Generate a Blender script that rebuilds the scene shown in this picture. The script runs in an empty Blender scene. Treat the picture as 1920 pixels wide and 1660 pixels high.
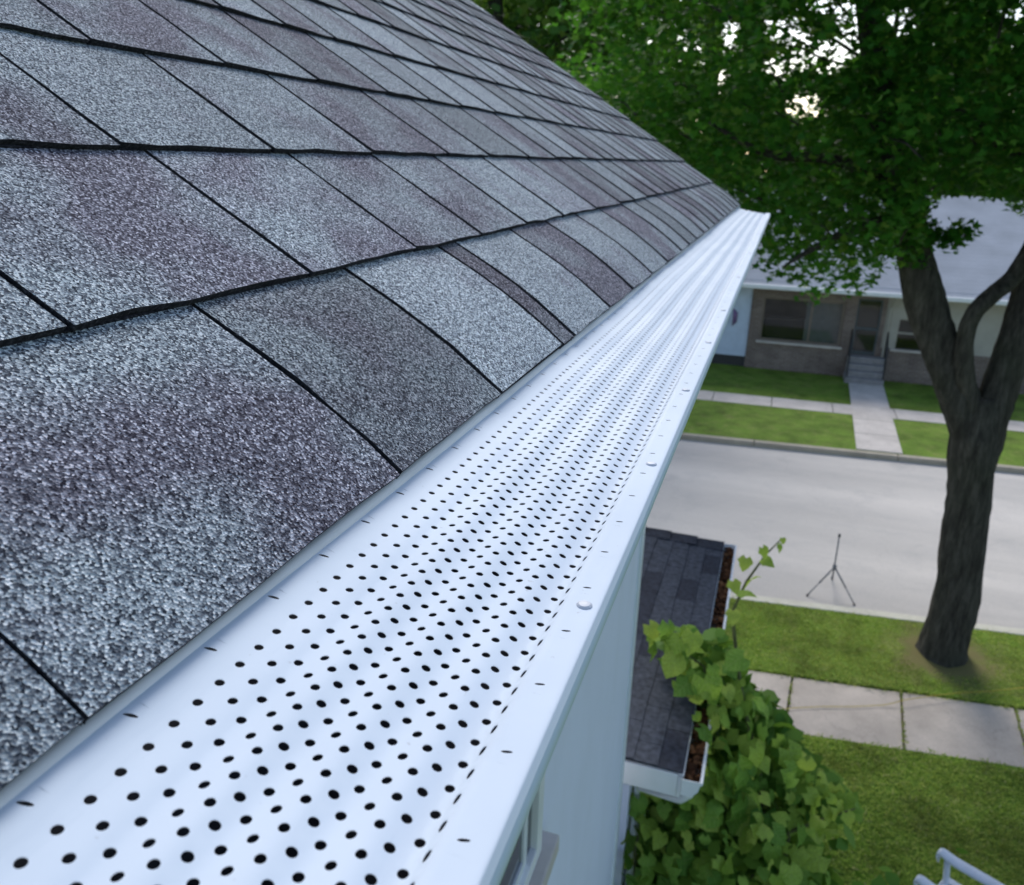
import bpy, math, random
import numpy as np
from mathutils import Vector, Matrix

random.seed(7); rng = np.random.default_rng(7)
S = bpy.context.scene
COL = S.collection
PI = math.pi

# ------------------------------------------------------------------ camera
CAMZ = 6.0
FPX = 1500.0
YAW, PITCH, ROLL = -0.310140, -0.342591, 0.025608
_f = np.array([math.sin(YAW)*math.cos(PITCH), math.cos(YAW)*math.cos(PITCH), math.sin(PITCH)])
_r0 = np.array([math.cos(YAW), -math.sin(YAW), 0.0]); _u0 = np.cross(_r0, _f)
_r = _r0*math.cos(ROLL) + _u0*math.sin(ROLL); _u = -_r0*math.sin(ROLL) + _u0*math.cos(ROLL)
cam = bpy.data.cameras.new('camera'); camo = bpy.data.objects.new('camera', cam); COL.objects.link(camo)
camo.matrix_world = Matrix(((_r[0], _u[0], -_f[0], 0), (_r[1], _u[1], -_f[1], 0), (_r[2], _u[2], -_f[2], CAMZ), (0, 0, 0, 1)))
cam.sensor_fit = 'HORIZONTAL'; cam.sensor_width = 36.0; cam.lens = 36.0*FPX/1920.0
cam.clip_start = 0.01; cam.clip_end = 2000
cam.dof.use_dof = True; cam.dof.focus_distance = 0.44; cam.dof.aperture_fstop = 17.0
S.camera = camo

# ------------------------------------------------------------------ world, sun, exposure
SUN_EL, SUN_AZ = math.radians(41), math.radians(-17)       # azimuth from +Y towards +X
W = bpy.data.worlds.new('World'); S.world = W; W.use_nodes = True
wn = W.node_tree.nodes; wl = W.node_tree.links
sky = wn.new('ShaderNodeTexSky'); sky.sky_type = 'NISHITA'; sky.sun_disc = False
sky.sun_elevation = SUN_EL; sky.sun_rotation = SUN_AZ
sky.air_density = 1.0; sky.dust_density = 1.6; sky.ozone_density = 1.0
wl.new(sky.outputs[0], wn['Background'].inputs[0]); wn['Background'].inputs[1].default_value = 0.15
sun = bpy.data.lights.new('sun', 'SUN'); suno = bpy.data.objects.new('sun', sun); COL.objects.link(suno)
sun.energy = 1.9; sun.angle = math.radians(24); sun.color = (1.0, 0.975, 0.945)
suno.rotation_euler = Vector((math.sin(SUN_AZ)*math.cos(SUN_EL), math.cos(SUN_AZ)*math.cos(SUN_EL), math.sin(SUN_EL))).to_track_quat('Z', 'Y').to_euler()
S.view_settings.view_transform = 'Standard'; S.view_settings.look = 'None'
S.view_settings.exposure = 0.48; S.view_settings.gamma = 1.0
S.render.engine = 'CYCLES'

# ------------------------------------------------------------------ helpers
def ray(px, py): return (px-960.0)*_r - (py-830.0)*_u + FPX*_f
def atY(px, py, Y):
    d = ray(px, py); w = d*(Y/d[1]); return Vector((w[0], w[1], w[2]+CAMZ))
def onZ(px, py, z=0.0):
    d = ray(px, py); w = d*((z-CAMZ)/d[2]); return Vector((w[0], w[1], z))
def proj(P):
    P = np.asarray(P, float) - np.array([0, 0, CAMZ]); q = P@_f
    return 960+FPX*(P@_r)/q, 830-FPX*(P@_u)/q

def link(o, parent=None):
    COL.objects.link(o)
    if parent is not None: o.parent = parent
    return o
def tag(o, label=None, cat=None, group=None, kind=None):
    if label: o['label'] = label
    if cat: o['category'] = cat
    if group: o['group'] = group
    if kind: o['kind'] = kind
    return o
def thing(name, label, cat, loc=(0, 0, 0), rz=0.0, group=None):
    o = bpy.data.objects.new(name, None); o.location = loc; o.rotation_euler = (0, 0, rz); o.empty_display_size = .1
    link(o); return tag(o, label, cat, group)

class MB:
    def __init__(s): s.v = []; s.f = []; s.m = []
    def quad(s, a, b, c, d, m=0):
        n = len(s.v); s.v += [tuple(a), tuple(b), tuple(c), tuple(d)]; s.f.append((n, n+1, n+2, n+3)); s.m.append(m)
    def box(s, x0, x1, y0, y1, z0, z1, m=0):
        n = len(s.v)
        s.v += [(x, y, z) for z in (z0, z1) for y in (y0, y1) for x in (x0, x1)]
        for q in ((0, 2, 3, 1), (4, 5, 7, 6), (0, 1, 5, 4), (2, 6, 7, 3), (0, 4, 6, 2), (1, 3, 7, 5)):
            s.f.append(tuple(n+i for i in q)); s.m.append(m)
    def tube(s, pts, rad, n=8, m=0, caps=True):
        pts = [Vector(p) for p in pts]; base = len(s.v)
        if not hasattr(rad, '__len__'): rad = [rad]*len(pts)
        up = Vector((0.31, 0.17, 0.93)); prev = None
        for i, p in enumerate(pts):
            t = (pts[min(i+1, len(pts)-1)] - pts[max(i-1, 0)]).normalized()
            a = t.cross(up) if prev is None else prev - t*prev.dot(t)
            if a.length < 1e-4: a = t.cross(Vector((1, 0, 0)))
            a.normalize(); prev = a; b = t.cross(a)
            for k in range(n):
                th = 2*PI*k/n; s.v.append(tuple(p + (a*math.cos(th)+b*math.sin(th))*rad[i]))
        for i in range(len(pts)-1):
            for k in range(n):
                q = base+i*n; s.f.append((q+k, q+(k+1) % n, q+n+(k+1) % n, q+n+k)); s.m.append(m)
        if caps:
            s.f.append(tuple(base+k for k in range(n))[::-1]); s.m.append(m)
            q = base+(len(pts)-1)*n; s.f.append(tuple(q+k for k in range(n))); s.m.append(m)
    def extrude_y(s, prof, y0, y1, m=0, closed=False, caps=False):
        n = len(s.v); k = len(prof)
        s.v += [(x, y0, z) for x, z in prof] + [(x, y1, z) for x, z in prof]
        for i in range(k if closed else k-1):
            j = (i+1) % k; s.f.append((n+i, n+j, n+k+j, n+k+i)); s.m.append(m)
        if caps:
            s.f.append(tuple(n+i for i in range(k))); s.m.append(m); s.f.append(tuple(n+k+i for i in range(k))[::-1]); s.m.append(m)
    def prism(s, poly, z0, z1, m=0):
        n = len(s.v); k = len(poly)
        s.v += [(p[0], p[1], z0) for p in poly] + [(p[0], p[1], z1) for p in poly]
        s.f.append(tuple(n+i for i in range(k))[::-1]); s.m.append(m); s.f.append(tuple(n+k+i for i in range(k))); s.m.append(m)
        for i in range(k):
            j = (i+1) % k; s.f.append((n+i, n+j, n+k+j, n+k+i)); s.m.append(m)
    def mesh(s, name, mats, smooth=False):
        me = bpy.data.meshes.new(name); me.from_pydata(s.v, [], s.f)
        for mm in (mats if isinstance(mats, (list, tuple)) else [mats]): me.materials.append(mm)
        if any(s.m): me.polygons.foreach_set('material_index', s.m)
        if smooth: me.polygons.foreach_set('use_smooth', [True]*len(s.f))
        me.update(); return me
    def build(s, name, mats, parent=None, smooth=False, loc=None):
        o = bpy.data.objects.new(name, s.mesh(name, mats, smooth))
        if loc is not None: o.location = loc
        return link(o, parent)

def bevel(o, w=0.004, seg=2):
    b = o.modifiers.new('bevel', 'BEVEL'); b.width = w; b.segments = seg; b.limit_method = 'ANGLE'; return o

def np_mesh(name, V, F, mats, parent=None, matidx=None):
    """V (n,3), F (m,k) all faces with k corners"""
    me = bpy.data.meshes.new(name); k = F.shape[1]
    me.vertices.add(len(V)); me.vertices.foreach_set('co', V.astype(np.float32).ravel())
    me.loops.add(F.size); me.loops.foreach_set('vertex_index', F.astype(np.int32).ravel())
    me.polygons.add(len(F)); me.polygons.foreach_set('loop_start', np.arange(0, F.size, k, dtype=np.int32))
    for mm in (mats if isinstance(mats, (list, tuple)) else [mats]): me.materials.append(mm)
    if matidx is not None: me.polygons.foreach_set('material_index', matidx.astype(np.int32))
    me.update(calc_edges=True)
    return link(bpy.data.objects.new(name, me), parent)

# ------------------------------------------------------------------ materials
class NT:
    def __init__(s, name):
        s.mat = bpy.data.materials.new(name); s.mat.use_nodes = True
        s.n = s.mat.node_tree.nodes; s.l = s.mat.node_tree.links; s.p = s.n['Principled BSDF']; s.out = s.n['Material Output']
        s._co = None
    def co(s, kind='Object'):
        if s._co is None: s._co = s.n.new('ShaderNodeTexCoord')
        return s._co.outputs[kind]
    def scale(s, vec, sc):
        m = s.n.new('ShaderNodeMapping'); m.inputs['Scale'].default_value = sc; s.l.new(vec, m.inputs[0]); return m.outputs[0]
    def noise(s, scale, detail=4, rough=.55, vec=None):
        t = s.n.new('ShaderNodeTexNoise'); t.inputs['Scale'].default_value = scale; t.inputs['Detail'].default_value = detail
        t.inputs['Roughness'].default_value = rough; s.l.new(vec or s.co(), t.inputs['Vector']); return t.outputs[0]
    def voro(s, scale, feat='F1', vec=None):
        t = s.n.new('ShaderNodeTexVoronoi'); t.feature = feat; t.inputs['Scale'].default_value = scale; s.l.new(vec or s.co(), t.inputs['Vector']); return t
    def ramp(s, fac, stops, interp='LINEAR'):
        r = s.n.new('ShaderNodeValToRGB'); r.color_ramp.interpolation = interp; e = r.color_ramp.elements
        while len(e) < len(stops): e.new(.5)
        for q, (p, c) in zip(e, stops): q.position = p; q.color = (*c, 1) if hasattr(c, '__len__') else (c, c, c, 1)
        s.l.new(fac, r.inputs[0]); return r.outputs[0]
    def mix(s, fac, a, b, mode='MIX'):
        m = s.n.new('ShaderNodeMix'); m.data_type = 'RGBA'; m.blend_type = mode
        for i, x in ((0, fac), (6, a), (7, b)):
            if hasattr(x, 'links'): s.l.new(x, m.inputs[i])
            elif hasattr(x, '__len__'): m.inputs[i].default_value = (*x, 1)
            else: m.inputs[i].default_value = x
        return m.outputs[2]
    def math(s, op, a, b=0.0):
        m = s.n.new('ShaderNodeMath'); m.operation = op
        for i, x in ((0, a), (1, b)):
            if hasattr(x, 'links'): s.l.new(x, m.inputs[i])
            else: m.inputs[i].default_value = x
        return m.outputs[0]
    def bump(s, h, dist=.002, strength=.5):
        b = s.n.new('ShaderNodeBump'); b.inputs['Distance'].default_value = dist; b.inputs['Strength'].default_value = strength
        s.l.new(h, b.inputs['Height']); s.l.new(b.outputs[0], s.p.inputs['Normal']); return b
    def base(s, c, rough=.8, spec=.3, metal=0.0):
        if hasattr(c, 'links'): s.l.new(c, s.p.inputs['Base Color'])
        else: s.p.inputs['Base Color'].default_value = (*c, 1)
        if hasattr(rough, 'links'): s.l.new(rough, s.p.inputs['Roughness'])
        else: s.p.inputs['Roughness'].default_value = rough
        s.p.inputs['Specular IOR Level'].default_value = spec; s.p.inputs['Metallic'].default_value = metal
        return s.mat

def simple(name, c, rough=.7, var=.15, scale=8, bump=.0, bscale=60, spec=.3, metal=0.0):
    t = NT(name); n = t.noise(scale, 5)
    lo = tuple(x*(1-var) for x in c); hi = tuple(min(1, x*(1+var)) for x in c)
    if bump: t.bump(t.noise(bscale, 4), bump, .6)
    return t.base(t.ramp(n, [(.3, lo), (.7, hi)]), rough, spec, metal)

def shingle_mat(name, bright=1.0, gs=900, tint=0.0):
    t = NT(name)
    g = t.voro(gs); cell = t.n.new('ShaderNodeSeparateColor'); t.l.new(g.outputs['Color'], cell.inputs[0])
    k = bright
    cool = t.ramp(cell.outputs[0], [(0, (.014*k, .019*k, .026*k)), (.24, (.062*k, .072*k, .088*k)), (.55, (.174*k, .203*k, .226*k)), (.82, (.34*k, .385*k, .41*k)), (1, (.51*k, .55*k, .57*k))])
    warm = t.ramp(cell.outputs[0], [(0, (.008*k, .007*k, .013*k)), (.25, (.044*k, .042*k, .055*k)), (.6, (.108*k, .106*k, .130*k)), (.85, (.225*k, .225*k, .265*k)), (1, (.48*k, .48*k, .54*k))])
    oi = t.n.new('ShaderNodeObjectInfo')
    n = t.noise(8.5, 3, .5); lowf = t.math('ADD', t.math('MULTIPLY', n, 1.15), t.math('MULTIPLY', oi.outputs['Random'], .42))
    mask = t.ramp(lowf, [(.77, 0), (1.14, 1)])
    c = t.mix(mask, cool, warm)
    n2 = t.noise(3.3, 2); c = t.mix(1.0, c, t.ramp(n2, [(.3, .86), (.7, 1.12)]), 'MULTIPLY')
    wn_ = t.n.new('ShaderNodeTexWhiteNoise'); wn_.noise_dimensions = '1D'; t.l.new(oi.outputs['Random'], wn_.inputs['W'])
    c = t.mix(1.0, c, t.ramp(wn_.outputs[0], [(0, .72), (.5, .95), (1, 1.22)]), 'MULTIPLY')
    t.bump(g.outputs['Distance'], .0011, .7)
    return t.base(c, .95, .08)

M = {}
M['shingle'] = shingle_mat('asphalt_shingle', 1.32)
_t = NT('asphalt_cut_edge'); M['asphalt_edge'] = _t.base(_t.ramp(_t.noise(420, 4, .7), [(.42, (.010, .010, .012)), (.6, (.035, .034, .04)), (.74, (.13, .125, .135))]), .9, .2)
M['porch_shingle'] = simple('porch_shingle', (.05, .057, .072), .9, .5, 30, .001, 300)
M['porch_shingle_dark'] = simple('porch_shingle_dark', (.026, .030, .042), .9, .5, 30, .001, 300)
def white_metal():
    t = NT('white_aluminium'); n = t.noise(5, 6, .65); n2 = t.noise(160, 3); n3 = t.noise(28, 6, .7, t.scale(t.co(), (2.2, .35, 1)))
    c = t.mix(t.ramp(n, [(.42, 0), (.72, .6)]), (.60, .675, .75), (.53, .605, .68))
    c = t.mix(t.ramp(n3, [(.58, 0), (.78, .35)]), c, (.47, .55, .64))
    c = t.mix(t.ramp(n2, [(.70, 0), (.76, .5)]), c, (.36, .38, .40))
    t.bump(t.noise(14, 3), .0012, .3)
    return t.base(c, t.ramp(n, [(.3, .55), (.7, .72)]), .14)
M['white'] = white_metal()
M['drip'] = simple('grey_drip_edge', (.74, .73, .70), .45, .08, 20, spec=.5)
M['zinc'] = simple('screw_metal', (.46, .50, .56), .5, .1, 40, spec=.5)
_t = NT('painted_wall'); _c = _t.mix(_t.ramp(_t.noise(3.0, 5, .6, _t.scale(_t.co(), (1.3, 1.3, .5))), [(.4, 0), (.8, .35)]), (.79, .82, .98), (.60, .63, .72))
_c = _t.mix(_t.ramp(_t.noise(40, 5, .7), [(.6, 0), (.8, .35)]), _c, (.50, .53, .60)); _t.bump(_t.noise(60, 4), .002, .5); M['wall'] = _t.base(_c, .7, .25)
M['trim'] = simple('white_trim', (.72, .75, .79), .5, .05, 6)
M['plaster_beige'] = simple('sill_beige', (.55, .50, .47), .7, .1, 12)
M['dark_inside'] = simple('inner_gutter', (.10, .10, .115), .8, .3, 10)  # aged inner face, coloured dark to deepen the shade behind the guard holes

def glass_mat(name, c=(.03, .035, .04)):
    t = NT(name); m = t.base(c, .05, .6); return m
M['glass'] = glass_mat('window_glass')

def grass_mat(name, a, b, c):
    t = NT(name); n = t.noise(.55, 4, .6); n2 = t.noise(4.0, 6, .7); n3 = t.noise(60, 3, .7)
    col = t.mix(t.ramp(n, [(.38, 0), (.66, 1)]), a, b)
    col = t.mix(t.ramp(n2, [(.50, 0), (.72, .8)]), col, c)
    col = t.mix(1.0, col, t.ramp(t.noise(1.7, 5, .65), [(.32, .62), (.5, 1.0), (.7, 1.25)]), 'MULTIPLY')
    col = t.mix(1.0, col, t.ramp(n3, [(.25, .45), (.75, 1.4)]), 'MULTIPLY')
    vd = t.n.new('ShaderNodeVectorMath'); vd.operation = 'DISTANCE'; t.l.new(t.co(), vd.inputs[0]); vd.inputs[1].default_value = (2.67, 10.1, .11)
    dd = t.math('ADD', vd.outputs['Value'], t.math('MULTIPLY', t.math('SUBTRACT', t.noise(3.5, 4), .5), 1.1))
    col = t.mix(t.ramp(dd, [(.38, .85), (.95, 0)]), col, (.17, .14, .065))
    t.bump(n3, .012, .6); return t.base(col, .9, .1)
M['lawn'] = grass_mat('lawn', (.115, .195, .026), (.155, .235, .036), (.215, .235, .07))
def blade_mat():
    t = NT('grass_blade'); g = t.n.new('ShaderNodeNewGeometry')
    n = t.noise(.6, 4, .6)
    c = t.ramp(g.outputs['Random Per Island'], [(0, (.18, .29, .04)), (.5, (.30, .42, .065)), (.85, (.41, .49, .10)), (1, (.52, .50, .22))])
    c = t.mix(t.ramp(n, [(.4, 0), (.65, .5)]), c, (.33, .335, .085))
    c = t.mix(1.0, c, t.ramp(t.noise(1.7, 5, .65), [(.32, .66), (.5, 1.1), (.7, 1.35)]), 'MULTIPLY')
    t.base(c, .8, .1)
    tr = t.n.new('ShaderNodeBsdfTranslucent'); t.l.new(c, tr.inputs[0])
    mx = t.n.new('ShaderNodeMixShader'); mx.inputs[0].default_value = .5
    t.l.new(t.p.outputs[0], mx.inputs[1]); t.l.new(tr.outputs[0], mx.inputs[2]); t.l.new(mx.outputs[0], t.out.inputs[0])
    return t.mat
M['blade'] = blade_mat()
def concrete(name, c, crack=True):
    t = NT(name); n = t.noise(1.6, 6, .65); n2 = t.noise(70, 4, .7)
    col = t.ramp(n, [(.3, tuple(x*.78 for x in c)), (.7, tuple(x*1.12 for x in c))])
    col = t.mix(1.0, col, t.ramp(n2, [(.3, .85), (.7, 1.1)]), 'MULTIPLY')
    col = t.mix(t.ramp(t.noise(4.5, 6, .7), [(.52, 0), (.74, .35)]), col, tuple(x*.6 for x in c))
    wv = t.n.new('ShaderNodeVectorMath'); wv.operation = 'ADD'; ns = t.n.new('ShaderNodeTexNoise'); ns.inputs['Scale'].default_value = 2.5; ns.inputs['Detail'].default_value = 5
    t.l.new(t.co(), ns.inputs['Vector']); t.l.new(t.co(), wv.inputs[0]); t.l.new(ns.outputs['Color'], wv.inputs[1])
    v = t.voro(.55, 'DISTANCE_TO_EDGE', wv.outputs[0]); col = t.mix(t.ramp(v.outputs['Distance'], [(0, .22), (.006, .12), (.011, 0)]), col, tuple(x*.35 for x in c))
    t.bump(n2, .004, .5); return t.base(col, .85, .2)
M['concrete'] = concrete('concrete_walk', (.48, .42, .36))
M['concrete_light'] = concrete('concrete_far', (.58, .53, .48))
M['far_kerb'] = concrete('far_kerb_concrete', (.40, .355, .28))
M['kerb'] = concrete('kerb_concrete', (.58, .56, .46))
def road_mat():
    t = NT('worn_road'); n = t.noise(.5, 5, .6, t.scale(t.co(), (.12, 1, 1))); n2 = t.noise(110, 3, .7); n3 = t.noise(1.3, 6, .7)
    col = t.ramp(n, [(.32, (.43, .405, .375)), (.5, (.505, .475, .435)), (.66, (.60, .56, .51))])
    col = t.mix(t.ramp(n3, [(.5, 0), (.75, .45)]), col, (.36, .35, .34))
    wv = t.n.new('ShaderNodeVectorMath'); wv.operation = 'ADD'; ns = t.n.new('ShaderNodeTexNoise'); ns.inputs['Scale'].default_value = 1.1; ns.inputs['Detail'].default_value = 5
    t.l.new(t.co(), ns.inputs['Vector']); t.l.new(t.co(), wv.inputs[0]); t.l.new(ns.outputs['Color'], wv.inputs[1])
    v = t.voro(.30, 'DISTANCE_TO_EDGE', wv.outputs[0])
    crack = t.ramp(v.outputs['Distance'], [(.0, .07), (.003, .04), (.006, 0)])
    col = t.mix(crack, col, (.15, .14, .135))
    st = t.ramp(t.noise(.8, 3, .5), [(.64, 0), (.72, .35)]); col = t.mix(st, col, (.30, .29, .28))
    col = t.mix(1.0, col, t.ramp(n2, [(.3, .82), (.7, 1.13)]), 'MULTIPLY')
    t.bump(n2, .004, .5); return t.base(col, .85, .2)
M['road'] = road_mat()
def bark_mat():
    t = NT('bark'); v = t.scale(t.co(), (7, 7, 1.4)); n = t.noise(2.2, 7, .7, v); n2 = t.noise(.9, 3)
    c = t.ramp(n, [(.3, (.022, .020, .017)), (.52, (.065, .060, .050)), (.75, (.135, .125, .105))])
    c = t.mix(t.ramp(n2, [(.5, 0), (.75, .35)]), c, (.045, .06, .03))
    t.bump(n, .05, .9); return t.base(c, .95, .1)
M['bark'] = bark_mat()
M['edge_line'] = simple('road_edge_strip', (.20, .185, .17), .95, .35, 5)  # darker strip along the road edge beside the near kerb
def leaf_mat(name, stops, trans=.35, rand='island', tc=(.16, .25, .02), rough=.5):
    t = NT(name)
    if rand == 'island': r = t.n.new('ShaderNodeNewGeometry').outputs['Random Per Island']
    else: r = t.n.new('ShaderNodeObjectInfo').outputs['Random']
    c = t.ramp(r, stops)
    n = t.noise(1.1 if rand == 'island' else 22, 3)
    c = t.mix(1.0, c, t.ramp(n, [(.3, .55), (.7, 1.3)]), 'MULTIPLY')  # in crowns, clump-sized dark tones painted in as shade between clusters
    if rand == 'object':
        sx = t.n.new('ShaderNodeSeparateXYZ'); t.l.new(t.co(), sx.inputs[0]); ax = t.math('ABSOLUTE', sx.outputs[0])
        mid = t.math('LESS_THAN', ax, .012); ph = t.math('FRACT', t.math('MULTIPLY', t.math('SUBTRACT', sx.outputs[1], t.math('MULTIPLY', ax, .75)), 6.0))
        vein = t.math('MAXIMUM', mid, t.math('LESS_THAN', t.math('ABSOLUTE', t.math('SUBTRACT', ph, .5)), .07))
        c = t.mix(t.math('MULTIPLY', vein, .4), c, (.40, .50, .16))
        c = t.mix(t.ramp(t.noise(5.5, 4), [(.66, 0), (.74, .6)]), c, (.30, .26, .07))
    t.base(c, rough, .12)
    tr = t.n.new('ShaderNodeBsdfTranslucent'); t.l.new(t.mix(.5, c, tc), tr.inputs[0])
    mx = t.n.new('ShaderNodeMixShader'); mx.inputs[0].default_value = trans
    t.l.new(t.p.outputs[0], mx.inputs[1]); t.l.new(tr.outputs[0], mx.inputs[2]); t.l.new(mx.outputs[0], t.out.inputs[0])
    return t.mat
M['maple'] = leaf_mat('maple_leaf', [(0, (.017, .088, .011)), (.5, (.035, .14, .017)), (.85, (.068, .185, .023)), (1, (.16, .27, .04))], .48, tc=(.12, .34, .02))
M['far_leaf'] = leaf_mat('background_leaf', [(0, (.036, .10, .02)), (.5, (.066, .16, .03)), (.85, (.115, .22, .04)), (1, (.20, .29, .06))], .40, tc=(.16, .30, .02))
M['vine'] = leaf_mat('vine_leaf', [(0, (.13, .28, .05)), (.45, (.26, .44, .07)), (.75, (.38, .52, .085)), (1, (.50, .60, .12))], .42, rand='object', tc=(.26, .38, .03), rough=.45)
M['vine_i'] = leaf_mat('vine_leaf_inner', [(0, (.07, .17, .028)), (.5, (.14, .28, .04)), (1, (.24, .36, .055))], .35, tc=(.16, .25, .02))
M['vine_young'] = leaf_mat('young_vine_leaf', [(0, (.22, .36, .05)), (.5, (.33, .47, .07)), (1, (.46, .56, .10))], .42, rand='object', tc=(.34, .46, .05), rough=.45)
M['stem'] = simple('vine_stem', (.09, .10, .035), .7, .3, 20)
M['dead'] = leaf_mat('dead_leaf', [(0, (.035, .018, .010)), (.5, (.10, .045, .022)), (1, (.22, .11, .05))], .1, tc=(.15, .07, .02), rough=.9)
def brick_mat():
    t = NT('brick'); b = t.n.new('ShaderNodeTexBrick')
    t.l.new(t.co(), b.inputs[0]); b.inputs['Scale'].default_value = 1.0
    m = t.n.new('ShaderNodeMapping'); m.inputs['Rotation'].default_value = (PI/2, 0, 0); t.l.new(t.co(), m.inputs[0]); t.l.new(m.outputs[0], b.inputs[0])
    b.inputs['Brick Width'].default_value = .2; b.inputs['Row Height'].default_value = .067; b.inputs['Mortar Size'].default_value = .006
    b.inputs['Color1'].default_value = (.20, .155, .13, 1); b.inputs['Color2'].default_value = (.15, .11, .095, 1); b.inputs['Mortar'].default_value = (.26, .24, .22, 1)
    c = t.mix(1.0, b.outputs[0], t.ramp(t.noise(1.5, 4), [(.3, .75), (.7, 1.2)]), 'MULTIPLY')
    return t.base(c, .9, .15)
M['brick'] = brick_mat()
M['frame'] = simple('tan_frame', (.19, .155, .125), .7, .1, 4)
M['beige'] = simple('beige_stucco', (.38, .36, .31), .8, .1, 2)
M['blue_siding'] = simple('pale_blue_siding', (.50, .58, .70), .6, .08, 3)
M['far_roof'] = simple('grey_far_roof', (.40, .415, .445), .9, .12, 1.2, .01, 20)
M['white_paint'] = simple('white_paint', (.78, .79, .79), .5, .05, 5)
M['dark_metal'] = simple('dark_metal', (.035, .035, .038), .5, .2, 20, spec=.4)
M['tripod'] = simple('tripod_grey', (.20, .20, .205), .45, .2, 20, spec=.4)
M['interior'] = simple('dim_interior', (.06, .055, .05), .9, .2, 3)
M['curtain'] = simple('grey_curtain', (.085, .097, .10), .9, .15, 6)
M['couch'] = simple('dark_couch', (.012, .011, .012), .9, .2, 3)
M['step'] = simple('concrete_step', (.24, .23, .23), .85, .15, 6)
M['chair'] = simple('white_resin', (.70, .73, .80), .4, .05, 10, spec=.5)
M['cord'] = simple('yellow_cord', (.48, .36, .05), .6, .1, 10)
M['mauve'] = simple('mauve_cloth', (.20, .13, .26), .8, .2, 20)
M['dirt'] = simple('bare_soil', (.15, .135, .065), .95, .3, 6, .02, 60)

# ================================================================== ground, road, pavements
o = MB(); o.quad((-500, -400, 0), (500, -400, 0), (500, 600, 0), (-500, 600, 0)); g = o.build('ground', M['lawn']); tag(g, kind='structure')

def strip(p0, p1, x):      # point on line through p0,p1 (world xy) at X=x
    t = (x-p0[0])/(p1[0]-p0[0]); return (x, p0[1]+(p1[1]-p0[1])*t)
NW_N = ((0.93, 7.90), (3.12, 8.14)); NW_F = ((0.15, 8.93), (3.37, 9.27))
NC = ((0.34, 10.80), (3.77, 11.16)); FC = ((-1.53, 17.68), (5.39, 18.17))
FW_N = ((-1.41, 20.80), (4.78, 21.02)); FW_F = ((-1.41, 21.72), (4.78, 21.92))
XL, XR = -40.0, 40.0
b = MB(); b.prism([strip(*NC, XL), strip(*NC, XR), strip(*FC, XR), strip(*FC, XL)], -.1, .004)
tag(b.build('road', M['road']), kind='structure')
def off2(line, dy): return ((line[0][0], line[0][1]+dy), (line[1][0], line[1][1]+dy))
def kerb(line, off, w, name, seglen=3.0, mat='kerb'):
    root = bpy.data.objects.new(name, None); link(root); tag(root, kind='structure')
    x = -12.0; i = 0
    while x < 14:
        x1 = x+seglen-.012
        a, c = strip(*line, x), strip(*line, x1)
        m = MB(); m.prism([(a[0], a[1]+off), (c[0], c[1]+off), (c[0], c[1]+off+w), (a[0], a[1]+off+w)], -.05, .12)
        bevel(m.build('kerb_stone', M[mat], root), .015, 2); x += seglen
    return root
kerb(NC, -.17, .17, 'near_kerb'); kerb(FC, 0, .17, 'far_kerb', mat='far_kerb')
b = MB(); b.prism([strip(*off2(NC, .0), -14), strip(*off2(NC, .0), 14), strip(*off2(NC, .085), 14), strip(*off2(NC, .085), -14)], 0, .009); tag(b.build('road_edge_strip', M['edge_line']), kind='structure')
# verge and lawns stand at kerb height, so that the pavement lies flush with them
def sheet(poly, z, name, mat): 
    b = MB(); b.prism(poly, -.02, z); return tag(b.build(name, mat), kind='structure')
def off(line, dy): return ((line[0][0], line[0][1]+dy), (line[1][0], line[1][1]+dy))
def band(l0, l1, z, name, mat): return sheet([strip(*l0, XL), strip(*l0, XR), strip(*l1, XR), strip(*l1, XL)], z, name, mat)
band(NW_F, off(NC, -.172), .11, 'verge', M['lawn'])
sheet([(XL, -60), (XR, -60), strip(*NW_N, XR), strip(*NW_N, XL)], .10, 'front_lawn', M['lawn'])
# near pavement, slab by slab
pav = bpy.data.objects.new('pavement', None); link(pav); tag(pav, kind='structure')
b = MB(); b.prism([strip(*off(NW_N, .002), XL), strip(*off(NW_N, .002), XR), strip(*off(NW_F, -.002), XR), strip(*off(NW_F, -.002), XL)], -.02, .055)
b.build('joint_bed', M['dirt'], pav)
for k in range(-8, 9):
    x0, x1 = .72+1.235*k+.012, .72+1.235*(k+1)-.012
    n0, n1 = strip(*NW_N, x0), strip(*NW_N, x1); f0, f1 = strip(*NW_F, x0+.09), strip(*NW_F, x1+.09)
    b = MB(); z = .095+random.uniform(-.007, .008)
    b.prism([(n0[0], n0[1]+.01), (n1[0], n1[1]+.01), (f1[0], f1[1]-.03), (f0[0], f0[1]-.03)], .04, z)
    bevel(b.build('paving_slab', M['concrete'], pav), .008, 2)
# far side
fpav = bpy.data.objects.new('far_pavement', None); link(fpav); tag(fpav, kind='structure')
band(off(FC, .172), FW_N, .11, 'far_verge', M['lawn'])
sheet([strip(*FW_F, XL), strip(*FW_F, XR), (XR, 60), (XL, 60)], .105, 'far_lawn', M['lawn'])
for k in range(-7, 9):
    x0, x1 = -1.2+1.5*k+.01, -1.2+1.5*(k+1)-.01
    if x0 < 1.9 < x1: pass
    b = MB(); b.prism([strip(*off(FW_N, .004), x0), strip(*off(FW_N, .004), x1), strip(*off(FW_F, -.004), x1), strip(*off(FW_F, -.004), x0)], -.02, .118+random.uniform(-.004, .004))
    b.build('paving_slab', M['concrete_light'], fpav)
fw = bpy.data.objects.new('front_path', None); link(fw); tag(fw, kind='structure')
pl0, pr0 = (2.16, 18.15), (3.10, 18.22); pl1, pr1 = (2.36, 24.2), (3.28, 24.2)
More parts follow.
